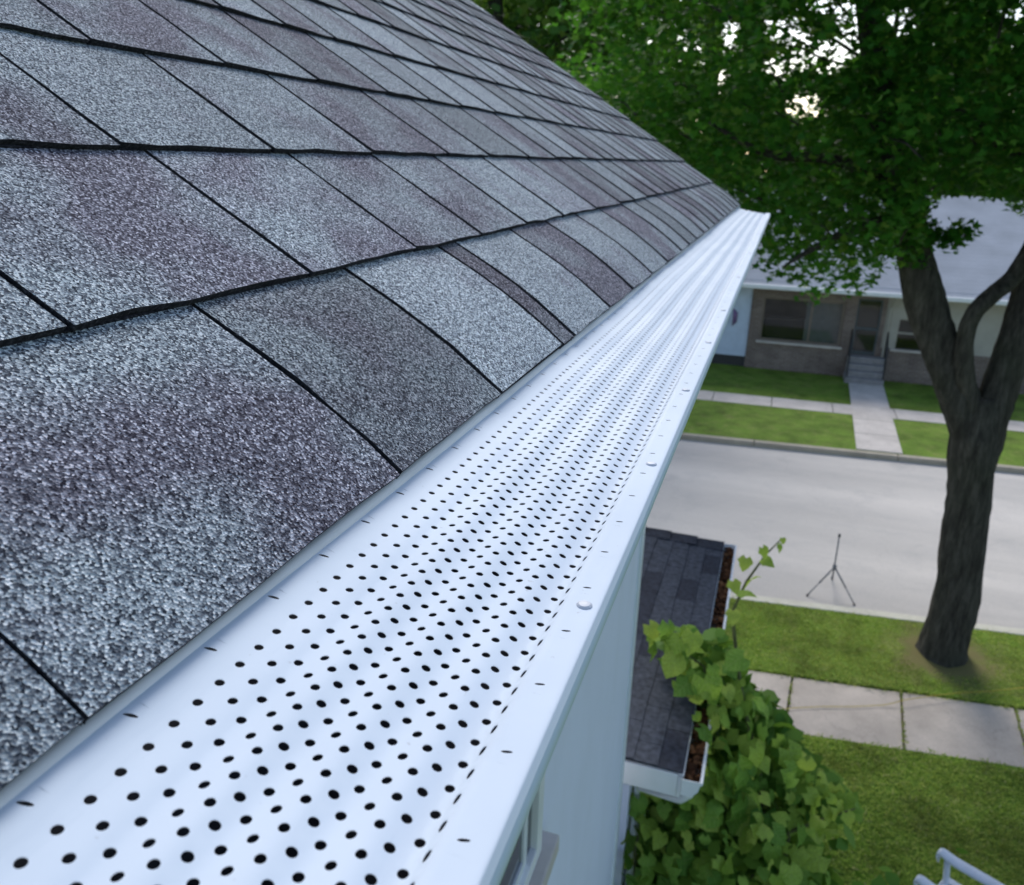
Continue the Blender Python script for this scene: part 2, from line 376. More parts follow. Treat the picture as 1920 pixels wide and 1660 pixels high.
for k in range(5):
    t0, t1 = k/5+.002, (k+1)/5-.002
    L = lambda a, c, t: (a[0]+(c[0]-a[0])*t, a[1]+(c[1]-a[1])*t)
    b = MB(); b.prism([L(pl0, pl1, t0), L(pr0, pr1, t0), L(pr0, pr1, t1), L(pl0, pl1, t1)], -.01, .128+.0005*k)
    b.build('path_slab', M['concrete_light'], fw)

# ================================================================== main house
house = thing('house', 'white-walled house whose grey shingle roof slopes down to the perforated gutter guard', 'house', (-.43, 3.3, 0))
HP = Vector((-.43, 3.3, 0))
def hp(mb, name, mat, parent=house, smooth=False):       # geometry in world coordinates, child of the house
    mb.v = [tuple(Vector(v)-HP) for v in mb.v]; return mb.build(name, mat, parent, smooth)
PIT = 0.575998; cp, sp = math.cos(PIT), math.sin(PIT)
XD, ZD = -.29787, CAMZ-.0763
EX = .143
YEND = 3.56
def droop(s):
    return (.0022*math.sin(PI*min(1, (s+.143)/.143)) if -.143 < s < 0 else 0.0) - (((-.05-s)/.093)**2*.0065 if s < -.05 else 0.0)
def rp(y, s, h=0.0, dr=True):
    return (XD-s*cp+h*sp, y, ZD+s*sp+h*cp+(droop(s) if dr else 0))
# walls (with gable)
b = MB(); RS = 4.6                                         # slope length from D to the ridge
XR_, ZR_ = XD-RS*cp, ZD+RS*sp
b.extrude_y([(-.43, -.2), (-.43, 5.72), (-.43-.001, 5.721), (XR_, ZR_-.12), (2*XR_+.43, 5.72), (2*XR_+.43, -.2)], -7, 3.3, closed=True, caps=True)
hp(b, 'wall', M['wall'])
b = MB(); b.box(-.455, -.418, 3.262, 3.318, 0, 5.70); hp(b, 'corner_trim', M['trim'])
b = MB(); b.box(-.428, -.205, -7, 3.54, 5.715, 5.728); hp(b, 'soffit', M['trim'])
b = MB(); b.box(-.206, -.188, -7, 3.545, 5.66, 5.825); hp(b, 'fascia', M['trim'])
# drip edge: rounded nose under the first course
b = MB(); cx, cz = -.1835, CAMZ-.1695; R_ = .0052
prof = [(-.27, cz+.068)]+[(cx+R_*math.cos(a), cz+R_*math.sin(a)) for a in np.linspace(math.radians(125), math.radians(-120), 12)]+[(cx-.004, cz-.03)]
b.extrude_y(prof, -7, YEND-.005); hp(b, 'drip_edge', M['drip'], smooth=True)
# window in the long wall
wnd = bpy.data.objects.new('window', None); link(wnd, house)
wx = -.43
b = MB()
for (y0, y1, z0, z1) in ((1.585, 1.63, 4.23, 5.45), (.95, .995, 4.23, 5.45), (.995, 1.585, 5.405, 5.45), (.995, 1.585, 4.23, 4.275)): b.box(wx-.02, wx+.022, y0, y1, z0, z1)
bevel(hp(b, 'window_frame', M['white_paint'], wnd), .003)
b = MB()
for (y0, y1, z0, z1) in ((1.50, 1.53, 4.275, 5.405), (1.05, 1.08, 4.275, 5.405), (1.08, 1.50, 4.275, 4.31)): b.box(wx-.02, wx+.008, y0, y1, z0, z1)
hp(b, 'sash', M['trim'], wnd)
b = MB(); b.box(wx-.01, wx+.002, .996, 1.584, 4.276, 5.404); hp(b, 'glass', M['glass'], wnd)
b = MB(); b.box(wx-.01, wx+.055, .90, 1.70, 4.17, 4.228); bevel(hp(b, 'sill', M['plaster_beige'], wnd), .006)
b = MB(); b.box(wx-.01, wx+.012, 1.632, 1.66, 4.23, 5.47); hp(b, 'casing', M['trim'], wnd)
# roof
roof = bpy.data.objects.new('roof', None); link(roof, house); roof['label'] = 'grey asphalt shingle roof slope'
b = MB(); b.v = []; pr_ = []
top = [rp(0, s, -.012) for s in (-.115, -.09, -.05, 0, RS)]; bot = [rp(0, s, -.03) for s in (RS, 0, -.05, -.09, -.115)]
b.extrude_y([(p[0], p[2]) for p in top+bot], -7, YEND-.012, closed=True, caps=True)
mir = [(2*XR_-p[0], p[2]) for p in (top+bot)]
b.extrude_y(mir[::-1], -7, YEND-.012, closed=True, caps=True); hp(b, 'roof_deck', M['asphalt_edge'], roof)
b = MB(); p0, p1, p2, p3 = [rp(0, s, h) for s, h in ((-.12, -.014), (RS, -.014), (RS, -.15), (-.12, -.10))]
b.extrude_y([(p[0], p[2]) for p in (p0, p1, p2, p3)], YEND-.030, YEND-.010, closed=True, caps=True)
hp(b, 'rake_board', M['trim'], roof)

def shingle_mb(b, y0, y1, j, tk=0.0, gap=.0024, ns=3, ny=4, jag=.0019, rnd=random, back=.0):
    """one laminated tab of course j with its under-layer"""
    s0 = (j-1)*EX; sl = .198
    T = .0
    ss = [0]+[sl*(i/ns) for i in range(1, ns+1)] if j > 0 else [0, .022, .045, .07, .10, .143, .198]
    if j > 0 and ns >= 3: ss = [0, .036, .072, .108, .143, .198]
    def top(sv): return T+tk - (.0065+tk)*sv/.2
    tilt = .0006+.0012*min(2.0, max(0, y0-.15))
    def curl(i, cols, sv, m): return tilt*(1-i/cols)*(1-.75*sv/.198) if m == 0 else 0.0
    def lay(ya, yb, sb, h_top_off, h_bot_off, m_top, cols):
        ys = [ya+(yb-ya)*i/cols for i in range(cols+1)]
        jg = [rnd.uniform(-jag, jag) for _ in ys]
        n = len(b.v); K = K_ = len(ss)
        jy = {(i, q): rnd.uniform(-.0011, .0011) if (i in (0, cols) and m_top == 0) else 0.0 for i in range(cols+1) for q in range(K_)}
        for i, y0_ in enumerate(ys):
            for q, sv in enumerate(ss):
                y = y0_+jy[i, q]
                sv2 = sb+jg[i] if q == 0 else sv
                b.v.append(tuple(Vector(rp(y, s0+sv2, top(sv)+h_top_off+curl(i, cols, sv, m_top)))-HP))
        nb = len(b.v)
        for i, y in enumerate(ys): b.v.append(tuple(Vector(rp(y, s0+sb+jg[i]+.0006, top(0)+h_bot_off))-HP))
        for i in range(cols):
            for q in range(K-1):
                b.f.append((n+i*K+q, n+i*K+q+1, n+(i+1)*K+q+1, n+(i+1)*K+q)); b.m.append(m_top)
            b.f.append((nb+i, n+i*K, n+(i+1)*K, nb+i+1)); b.m.append(1)
        # sides
        for i, sgn in ((0, 1), (cols, -1)):
            e = [n+i*K+q for q in range(K)]; k0 = len(b.v)
            for q, sv in enumerate(ss): b.v.append(tuple(Vector(rp(ys[i]+jy[i, q], s0+(sb+jg[i] if q == 0 else sv), top(sv)+h_bot_off))-HP))
            for q in range(K-1):
                fc = (e[q], k0+q, k0+q+1, e[q+1]); b.f.append(fc if sgn > 0 else fc[::-1]); b.m.append(1)
    lay(y0+gap/2, y1-gap/2, 0.0, 0.0, -.0034-tk, 0, ny)
    lay(y0, y1, back, -.0035-tk, -.0056-tk, 1, 1)

courses = {0: [-.40, -.20, -.045, .148, .36, .526, .70, .742, .911, 1.06, 1.225, 1.39],
           1: [-.30, -.12, .10, .275, .474, .646, .805, .967, 1.14],
           2: [-.20, .05, .25, .45, .62, .80, 1.007, 1.16],
           3: [.0, .21, .39, .56, .73, .90, 1.08]}
WID = [.13, .15, .165, .17, .175, .19, .21, .14]
nvis = 0
rest = MB(); rs = random.Random(5)
for j in range(0, 33):
    ys = list(courses.get(j, [rs.uniform(-.2, .0)+.0]))
    while ys[-1] < YEND-.22: ys.append(ys[-1]+rs.choice(WID))
    ys.append(YEND)
    while ys[0] > -7: ys.insert(0, ys[0]-rs.choice(WID))
    for y0, y1 in zip(ys[:-1], ys[1:]):
        mid = rp((y0+y1)/2, (j-.5)*EX); vis = False
        if y1 > .02:
            q = [proj(rp(y, (j-.5+ds)*EX)) for y in (max(y0, .03), y1) for ds in (-.5, .5)]
            vis = any(-60 < a < 1980 and -60 < c < 1720 for a, c in q)
        tk = rs.choice([0, .0002, .0004]); bk = rs.choice([0, .0012, .004, .007, .0])
        if vis and nvis < 300:
            b = MB(); near = y0 < 1.2
            shingle_mb(b, y0, y1, j, tk, ns=3, ny=5 if near else 2, rnd=rs, back=bk, gap=min(.007, .0017+.0028*max(0, y0))*rs.uniform(.85, 1.2), jag=.0007 if j == 0 else .0019)
            b.build('shingle', [M['shingle'], M['asphalt_edge']], roof); nvis += 1
        else:
            shingle_mb(rest, y0, y1, j, tk, ns=1, ny=1, rnd=rs, back=bk)
if rest.v:
    tag(rest.build('shingle_field', [M['shingle'], M['asphalt_edge']], roof), kind='stuff')
b = MB(); b.quad(*[(2*XR_-p[0], p[1], p[2]) for p in (rp(-7, -.13, .006, False), rp(YEND, -.13, .006, False), rp(YEND, RS, .006), rp(-7, RS, .006))]); hp(b, 'rear_slope', M['shingle'], roof)
print('visible shingles', nvis)

# ================================================================== gutter with perforated guard
PY = .0113
GY0, GY1 = -1.2, 3.45
GP = Vector((-.0545, 3.45, CAMZ-.19))
gutter = thing('gutter', 'white gutter covered by a perforated ribbed guard along the shingle roof edge', 'gutter', GP)
def gp(mb, name, mat, parent=gutter, smooth=False):
    mb.v = [tuple(Vector(v)-GP) for v in mb.v]; return mb.build(name, mat, parent, smooth)
# profile of the guard in camera-centred pitch units (x outboard, z up), from hole rows measured in the photograph
ang = {1: 43.29, 2: 41.47, 3: 39.84, 4: 38.41, 5: 37.22, 6: 35.83, 7: 34.36, 8: 33.08, 9: 31.75, 10: 30.19, 11: 28.72, 12: 27.22, 13: 25.75, 14: 24.11, 15: 22.19}
ROWX = {}
def basez(x): return -15.42 + (x+14.4)*(-.168)
for i, a in ang.items():
    x = -14.4+.54*(i-1)
    wave = 0 if i < 3 else .085*math.cos((i-5)*PI/2)
    for _ in range(4): x = (basez(x)+wave)*math.tan(math.radians(a))
    ROWX[i] = x
ROWX[16] = -6.42
xs_k = []; zs_k = []
for i in range(1, 16):
    if i < 15: sub = np.linspace(0, 1, 8, endpoint=False)
    else: sub = [0]
    for t in sub:
        x = ROWX[i]+(ROWX[min(i+1, 15)]-ROWX[i])*t; ii = i+t
        amp = .092*min(1, max(0, (ii-2)/1.0)); xs_k.append(x); zs_k.append(basez(x)+amp*math.cos((ii-5)*PI/2))
zb = zs_k[-1]
xs_k = [-16.6, -16.0, -15.5, -14.95]+xs_k+[-6.72, -6.58, -6.30, -6.12, -5.7, -5.0, -4.84, -4.77, -4.74]
zs_k = [-14.80, -14.90, -15.04, -15.26]+zs_k+[zb+.0, zb+.04, zb+.36, zb+.42, zb+.40, zb+.38, zb+.34, zb+.22, zb+.02]
xs_k = np.array(xs_k); zs_k = np.array(zs_k)
def gz(x): return np.interp(x, xs_k, zs_k)
def gnrm(x):
    d = .10; s = (gz(np.asarray(x)+d)-gz(np.asarray(x)-d))/(2*d); n = np.stack([-s, np.zeros_like(s), np.ones_like(s)], -1)
    return n/np.linalg.norm(n, axis=-1, keepdims=True)
edges = [-16.6, -15.75, -15.18]+[(ROWX[i]+ROWX[i-1])/2 for i in range(2, 16)]
edges = [-16.6, -15.72, -15.28, ROWX[1]-.33]+[(ROWX[i]+ROWX[i-1])/2 for i in range(2, 16)]+[-6.60, -6.22, -5.9, -5.45, -4.74]
GV = []; GF = []; vn = 0
def cell_strip(x0, x1, xc, pitch, phase, rx, ry, lip=True, skew=0.0, skip=0.0):
    """row of cells with an elliptical hole; x in pitch units, y pitch units"""
    global vn
    y0, y1 = GY0/PY, GY1/PY
    ks = np.arange(math.ceil(y0-phase/1.0), math.floor(y1/pitch)+2)
    yc = phase+np.arange(math.floor((y0-phase)/pitch), math.ceil((y1-phase)/pitch)+1)*pitch
    N = 12; th = np.arange(N)*2*PI/N + PI/N
    # perimeter points matching the ring directions
    hw = min(pitch/2, .5)
    per = []
    for t in th:
        c, s_ = math.cos(t), math.sin(t)
        wx_ = (x1-xc) if c > 0 else (xc-x0)
        k = min(wx_/abs(c)/1.0 if abs(c) > 1e-6 else 1e9, hw/abs(s_) if abs(s_) > 1e-6 else 1e9)
        per.append((c*k, s_*k))
    # force the corners: choose the ring points nearest to each corner
    per = np.array(per)
    for cx_, cy_ in ((x1-xc, hw), (x1-xc, -hw), (x0-xc, hw), (x0-xc, -hw)):
        a = math.atan2(cy_, cx_); q = np.argmin(np.abs((th-a+PI) % (2*PI)-PI)); per[q] = (cx_, cy_)
    ring = np.stack([np.cos(th)*rx, np.sin(th)*ry+np.cos(th)*rx*skew], -1)
    for y in yc:
        if y-hw < y0 or y+hw > y1: continue
        X = np.concatenate([per[:, 0], ring[:, 0]])+xc; Y = np.concatenate([per[:, 1], ring[:, 1]])+y
        Z = gz(X)
        GV.append(np.stack([X, Y, Z], -1)); a = vn+np.arange(N); b_ = (np.arange(N)+1) % N
        GF.append(np.stack([a, vn+b_, vn+N+b_, vn+N+np.arange(N)], -1)); vn += 2*N
        if pitch > 1.01:      # plain sheet up to the next slot
            xx = np.array([x0, xc, x1]); GV.append(np.array([(q, w_, gz(q)) for w_ in (y+hw, y-hw+pitch) for q in xx])); GF.append(np.array([(vn, vn+1, vn+4, vn+3), (vn+1, vn+2, vn+5, vn+4)])); vn += 6
            lip = False
        if lip:
            Rr = np.stack([ring[:, 0]*.96+xc, ring[:, 1]*.96+y, gz(ring[:, 0]+xc)-.03], -1); GV.append(Rr)
            GF.append(np.stack([vn-N+np.arange(N), vn-N+b_, vn+b_, vn+np.arange(N)], -1)); vn += N
def plain_strip(x0, x1, n=3):
    global vn
    xs = np.linspace(x0, x1, n+1); y0, y1 = GY0/PY, GY1/PY
    K = 400; yy = np.linspace(y0, y1, K)
    V = np.array([(x, y, gz(x)) for x in xs for y in yy]); GV.append(V)
    F = np.array([(vn+K*i+j, vn+K*(i+1)+j, vn+K*(i+1)+j+1, vn+K*i+j+1) for i in range(n) for j in range(K-1)]); GF.append(F); vn += len(V)
e = edges
plain_strip(e[0], e[1], 3); cell_strip(e[1], e[2], (e[1]+e[2])/2-.02, 3.42, .60, .19, .065, skew=.35); plain_strip(e[2], e[3], 2)
for i in range(1, 16):
    cell_strip(e[2+i], e[3+i], ROWX[i], 1.0, (9.76+.551*(i-1)) % 1.0, .158, .158)
cell_strip(e[18], e[19], -6.42, 1.0, .98, .10, .21)
plain_strip(e[19], e[20], 2); cell_strip(e[20], e[21], (e[20]+e[21])/2, 3.40, .97, .17, .055, skew=.25); plain_strip(e[21], e[22], 14)
V = np.concatenate(GV); F = np.concatenate(GF)
nr = gnrm(V[:, 0])
P = V*PY; P[:, 2] += CAMZ
# long gentle unevenness of the hand-fitted sheet
def wobble(y): return .0010*np.sin(y*5.1+.6)+.0007*np.sin(y*11.3)
P[:, 2] += wobble(P[:, 1])
P -= np.array(GP)
guard = np_mesh('guard_panel', P, F, M['white'], gutter)
guard.data.polygons.foreach_set('use_smooth', [True]*len(F))
lipmask = np.zeros(len(V), bool)
guard.data.normals_split_custom_set_from_vertices([tuple(n) for n in nr])
# trough below it
xa, za = -4.80*PY, CAMZ+(zb+.22)*PY
prof = [(xa-.004, za+.0003), (xa-.0016, za-.0002), (xa, za-.0018), (xa+.0008, za-.0045), (xa+.0004, za-.010), (xa-.0025, za-.0135), (xa-.0085, za-.017), (xa-.0105, za-.028), (xa-.0135, za-.042), (xa-.023, za-.058), (xa-.036, za-.070), (xa-.040, za-.085), (xa-.046, za-.089), (-.184, za-.089), (-.186, za-.085), (-.186, za+.008)]
b = MB(); b.extrude_y(prof, GY0, GY1)
tr = gp(b, 'trough', [M['white'], M['dark_inside']], smooth=True)
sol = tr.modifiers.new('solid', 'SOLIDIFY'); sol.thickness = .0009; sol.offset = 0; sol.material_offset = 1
b = MB(); n = len(prof); b.v = [(x, GY1+.001, z) for x, z in prof]+[(x, GY1-.002, z) for x, z in prof]; b.f = [tuple(range(n)), tuple(range(n, 2*n))[::-1]]+[(i, (i+1) % n, n+(i+1) % n, n+i) for i in range(n)]; b.m = [0]*len(b.f)
gp(b, 'end_cap', M['white'])
# screws through the front flange
def screw(y):
    x = -5.46; b = MB(); cxx, czz = x*PY, CAMZ+gz(x)*PY+float(wobble(y))
    n0 = 0; N = 12
    for (r, h) in ((.0036, 0), (.0036, .0003), (.0032, .0006), (.0026, .0010), (.0013, .0012)):
        b.v += [(cxx+r*math.cos(2*PI*k/N), y+r*math.sin(2*PI*k/N), czz+h) for k in range(N)]
    for q in range(4):
        for k in range(N): b.f.append((q*N+k, q*N+(k+1) % N, (q+1)*N+(k+1) % N, (q+1)*N+k)); b.m.append(0)
    b.f.append(tuple(4*N+k for k in range(N))); b.m.append(0)
    gp(b, 'screw', M['zinc'])
for t in (1.517, 2.456, 3.399, 4.455, 5.5, 7.2, 9.3, 12.0): screw(t*.1995)

# ================================================================== porch roof beyond the corner
PZ = 2.985; PX = -.135; PYN, PYF = 3.50, 6.32
porch = thing('porch', 'small white front porch with dark flat shingled roof below the house corner', 'porch', (-1.5, 4.9, 0))
PO = Vector((-1.5, 4.9, 0))
def pp(mb, name, mat, parent=porch, smooth=False):
    mb.v = [tuple(Vector(v)-PO) for v in mb.v]; return mb.build(name, mat, parent, smooth)
sl = math.tan(math.radians(3.0))
def pz(x): return PZ+(PX-x)*sl
b = MB(); b.extrude_y([(-2.9, pz(-2.9)-.02), (PX-.004, PZ-.02), (PX-.004, PZ-.045), (-2.9, pz(-2.9)-.045)], PYN+.01, PYF-.01, closed=True, caps=True); pp(b, 'roof_deck', M['asphalt_edge'])
b = MB(); b.box(-2.8, PX-.28, 3.6, PYF-.25, 0, PZ-.16); pp(b, 'wall', M['wall'])
b = MB(); b.box(-2.9, PX-.022, PYN-.012, PYN+.012, PZ-.155, PZ-.012); bevel(pp(b, 'fascia', M['white_paint']), .003)
b = MB(); b.box(-2.9, PX-.022, PYF-.012, PYF+.012, PZ-.155, PZ-.012); pp(b, 'fascia', M['white_paint'])
b = MB(); b.box(PX-.02, PX-.002, PYN-.012, PYF+.012, PZ-.155, PZ-.022); pp(b, 'fascia', M['white_paint'])
b = MB(); b.box(-2.88, PX-.022, PYN+.014, PYF-.014, PZ-.158, PZ-.15); pp(b, 'soffit', M['trim'])
b = MB(); b.box(PX-.02, PX+.008, PYN-.012, PYF+.012, PZ-.012, PZ-.006); pp(b, 'drip_edge', M['white_paint'])
proof = bpy.data.objects.new('porch_roof', None); link(proof, porch)
for c in range(0, 11):
    x1 = PX+.004-c*.135; x0 = x1-.165
    y = PYN-.008-(.16 if c % 2 else 0); 
    while y < PYF:
        ya, yb = max(y, PYN-.008), min(y+.32, PYF)
        if yb-ya > .02:
            b = MB(); h = .006
            z1, z0 = pz(x1)+h+.001*random.random(), pz(x0)-.001
            yy0, yy1 = ya+.0015, yb-.0015; xx = x1+random.uniform(-.003, .003)
            P4 = [(xx, yy0, z1), (xx, yy1, z1), (x0, yy1, z0), (x0, yy0, z0)]; Q4 = [(x, q, z-.007) for x, q, z in P4]
            b.v = P4+Q4; b.f = [(0, 1, 2, 3), (4, 7, 6, 5), (0, 4, 5, 1), (1, 5, 6, 2), (2, 6, 7, 3), (3, 7, 4, 0)]; b.m = [0]*6
            pp(b, 'shingle', M['porch_shingle_dark'] if random.random() < .3 else M['porch_shingle'], proof)
        y += .32
b = MB()
for k in range(12):
    x1 = PX+.004-k*.22; b.box(x1-.217, x1, PYF-.16, PYF+.006, pz(x1)+.009+.002*(k % 2), pz(x1)+.016+.002*(k % 2))
pp(b, 'edge_cap', M['porch_shingle_dark'])
for x, y in ((PX-.2, PYF-.2), (-2.7, PYF-.2)):
    b = MB(); b.box(x-.05, x+.05, y-.05+.2, y+.05+.2, 0, PZ-.16); pp(b, 'post', M['white_paint'])
# porch gutter, open, with litter
pg = thing('porch_gutter', 'open white gutter full of brown leaves along the porch roof', 'gutter', (PX+.05, PYN, PZ))
PGO = Vector((PX+.05, PYN, PZ))
def pgp(mb, name, mat, smooth=False):
    mb.v = [tuple(Vector(v)-PGO) for v in mb.v]; return mb.build(name, mat, pg, smooth)
gx = PX+.001
prof = [(gx, PZ-.014), (gx, PZ-.115), (gx+.062, PZ-.115), (gx+.066, PZ-.10), (gx+.085, PZ-.075), (gx+.092, PZ-.035), (gx+.105, PZ-.025), (gx+.105, PZ-.012), (gx+.092, PZ-.012)]
b = MB(); b.extrude_y(prof, PYN-.03, PYF+.03); o = pgp(b, 'trough', M['white_paint'])
m_ = o.modifiers.new('solid', 'SOLIDIFY'); m_.thickness = .003; m_.offset = 0
for y in (PYN-.032, PYF+.032):
    b = MB(); P_ = prof[:-1]; n = len(P_); b.v = [(x, y-.002, z) for x, z in P_]+[(x, y+.002, z) for x, z in P_]
    b.f = [tuple(range(n))[::-1], tuple(range(n, 2*n))]+[(i, (i+1) % n, n+(i+1) % n, n+i) for i in range(n)]; b.m = [0]*len(b.f); pgp(b, 'end_cap', M['white_paint'])
b = MB(); b.tube([(gx+.03, PYN+.06, PZ-.10), (gx+.03, PYN+.06, PZ-.19), (gx-.0, PYN+.10, PZ-.26), (gx-.24, PYN+.22, PZ-.36), (gx-.25, PYN+.22, .15)], .03, 8)
pgp(b, 'downspout', M['white_paint'], True)

def leaf_cloud(name, C, size, mat, parent=None, shape='leaf', up=.5, sizevar=.35, kind=None):
    """many small leaf faces: C (n,3) centres"""
    n = len(C)
    if shape == 'maple':
        A = np.radians([-90, -38, -12, 22, 52, 90, 128, 158, 192, 218]); Rr = np.array([.30, .62, .42, 1.0, .55, 1.15, .55, 1.0, .42, .62])
    elif shape == 'blade':
        A = np.radians([-90, 0, 90, 180]); Rr = np.array([1.0, .45, 1.15, .45])
    else:
        A = np.radians([-90, -20, 30, 90, 150, 200]); Rr = np.array([.9, .75, .8, 1.2, .8, .75])
    k = len(A)
    nz = rng.normal(size=(n, 3)); nz[:, 2] = np.abs(nz[:, 2])+up; nz /= np.linalg.norm(nz, axis=1, keepdims=True)
    t = rng.normal(size=(n, 3)); t -= nz*(t*nz).sum(1, keepdims=True); t /= np.linalg.norm(t, axis=1, keepdims=True); s = np.cross(nz, t)
    sz = size*(1+sizevar*rng.uniform(-1, 1, size=n))[:, None, None]
    x = (np.cos(A)*Rr)[None, :, None]; y = (np.sin(A)*Rr)[None, :, None]
    fold = np.abs(np.cos(A)*Rr)[None, :, None]*rng.uniform(.0, .35, size=(n, 1, 1))
    V = C[:, None, :]+sz*.5*(x*s[:, None, :]+y*t[:, None, :]+fold*nz[:, None, :])
    F = np.arange(n*k).reshape(n, k)
    if k > 6:   # star shaped: fan about a centre
        V = np.concatenate([V, C[:, None, :]], 1); kk = k+1
        i = np.arange(k); base_ = (np.arange(n)*kk)[:, None]
        F = np.stack([base_+i, base_+(i+1) % k, np.broadcast_to(base_+k, (n, k))], -1).reshape(-1, 3)
    o = np_mesh(name, V.reshape(-1, 3), F, mat, parent)
    if kind: o['kind'] = kind
    return o
n = 900; C = np.stack([rng.uniform(gx+.012, gx+.085, n), rng.uniform(PYN, PYF, n), PZ-.045+rng.uniform(-.03, .016, n)], -1)
tag(leaf_cloud('leaf_litter', C, .045, M['dead'], up=1.2), 'brown dead leaves filling the open porch gutter', 'leaves', kind='stuff')

# ================================================================== climbing vine
vine = thing('climbing_vine', 'tall leafy green vine climbing in front of the porch', 'vine', (.05, 3.9, .1))
VO = Vector((.05, 3.9, .1))
poly = [(1208, 1178), (1250, 1165), (1290, 1180), (1322, 1200), (1345, 1180), (1390, 1240), (1405, 1290), (1450, 1320), (1475, 1370), (1505, 1410), (1540, 1450), (1605, 1500), (1612, 1530), (1560, 1545), (1530, 1580), (1560, 1640), (1580, 1760), (1090, 1760), (1130, 1640), (1150, 1560), (1185, 1490), (1215, 1468), (1275, 1495), (1330, 1480), (1345, 1400), (1330, 1385), (1300, 1370), (1290, 1310), (1250, 1255), (1215, 1205)]
def inpoly(x, y, pl):
    c = False; j = len(pl)-1
    for i in range(len(pl)):
        (xi, yi), (xj, yj) = pl[i], pl[j]
        if (yi > y) != (yj > y) and x < (xj-xi)*(y-yi)/(yj-yi)+xi: c = not c
        j = i
    return c
# lobed leaf with a folded midrib, cupped
def vine_leaf_mesh(name, lob, cup, ln=1.0, mat='vine'):
    A = [-90, -62, -30, 2, 30, 52, 90, 128, 150, 178, 210, 242]; Rr = [.28, .72, .62, .86, .66, .80, 1.10*ln, .80, .66, .86, .62, .72]
    v = [(0, -.05, 0)]; 
    for a, r in zip(A, Rr):
        r = r*(1-lob)+lob*.85 if a not in (-90, 90) else r
        x, y = math.cos(math.radians(a))*r*.5, math.sin(math.radians(a))*r*.5
        v.append((x, y, abs(x)*.32-cup*(x*x+y*y)*1.9+random.uniform(-.045, .045)))
    f = [(0, i, i % 12+1) for i in range(1, 13)]
    me = bpy.data.meshes.new(name); me.from_pydata(v, [], f); me.materials.append(M[mat]); me.polygons.foreach_set('use_smooth', [True]*12); me.update(); return me
LM = [vine_leaf_mesh('leaf', lb, cu, ln) for lb, cu, ln in ((.2, .5, 1), (.5, .7, 1.05), (.7, .4, 1.1), (.1, .9, .95), (.8, .6, 1.0))]
LY = [vine_leaf_mesh('leaf', lb, cu, ln, 'vine_young') for lb, cu, ln in ((.2, .5, 1), (.6, .6, 1.1))]
rv = random.Random(11)
def add_leaf(p, size, outward, young=False):
    o = bpy.data.objects.new('leaf', rv.choice(LY if young else LM)); 
    n = (Vector(outward)+Vector((rv.gauss(0, .55), rv.gauss(0, .5), rv.gauss(0, .35)))).normalized()
    q = n.to_track_quat('Z', 'Y'); dn = Vector((rv.gauss(.2, .5), rv.gauss(-.2, .4), -1))
    # leaf tip hangs down
    y = (q @ Vector((0, 1, 0))); tgt = (dn-n*dn.dot(n)).normalized(); x = tgt.cross(n).normalized()
    m = Matrix((x, tgt, n)).transposed().to_4x4()
    o.matrix_world = Matrix.Translation(Vector(p)-VO) @ m @ Matrix.Scale(size, 4)
    link(o, vine)
def vine_depth(px, py):
    # the mass leans outwards: nearer towards its foot and its middle
    return 4.15-.55*min(1, max(0, (py-1180)/480.0))-.12*math.sin((px-1150)/460*PI)
cnt = 0; pts = []
while cnt < 270:
    px, py = rv.uniform(1090, 1612), rv.uniform(1165, 1700)
    if not inpoly(px, py, poly): continue
    if py < 1320 and rv.random() < .25: continue
    if any((px-a)**2+(py-c)**2 < 13**2 for a, c in pts): continue
    pts.append((px, py)); Y = vine_depth(px, py)+rv.uniform(-.10, .22)
    p = atY(px, py, Y)
    young = px > 1500 and py < 1560
    sz = rv.choice([.09, .11, .13, .15, .17, .20])*rv.uniform(.9, 1.1)*(.7 if young else 1)*(.8 if py < 1250 else 1)
    add_leaf(p, sz, (.32, -.55, .77), young or rv.random() < .10); cnt += 1
for px, py, sz in ((1468, 1012, .045), (1463, 1024, .06), (1432, 1032, .085), (1398, 1052, .10), (1435, 1050, .085), (1412, 1082, .12), (1376, 1095, .10), (1392, 1112, .13), (1375, 1150, .10), (1240, 1190, .17), (1262, 1212, .18), (1222, 1178, .13), (1300, 1195, .16), (1210, 1475, .12), (1190, 1490, .12), (1228, 1490, .10)):
    add_leaf(atY(px, py, vine_depth(px, py)-.05), sz, (.2, -.6, .75), py < 1240)
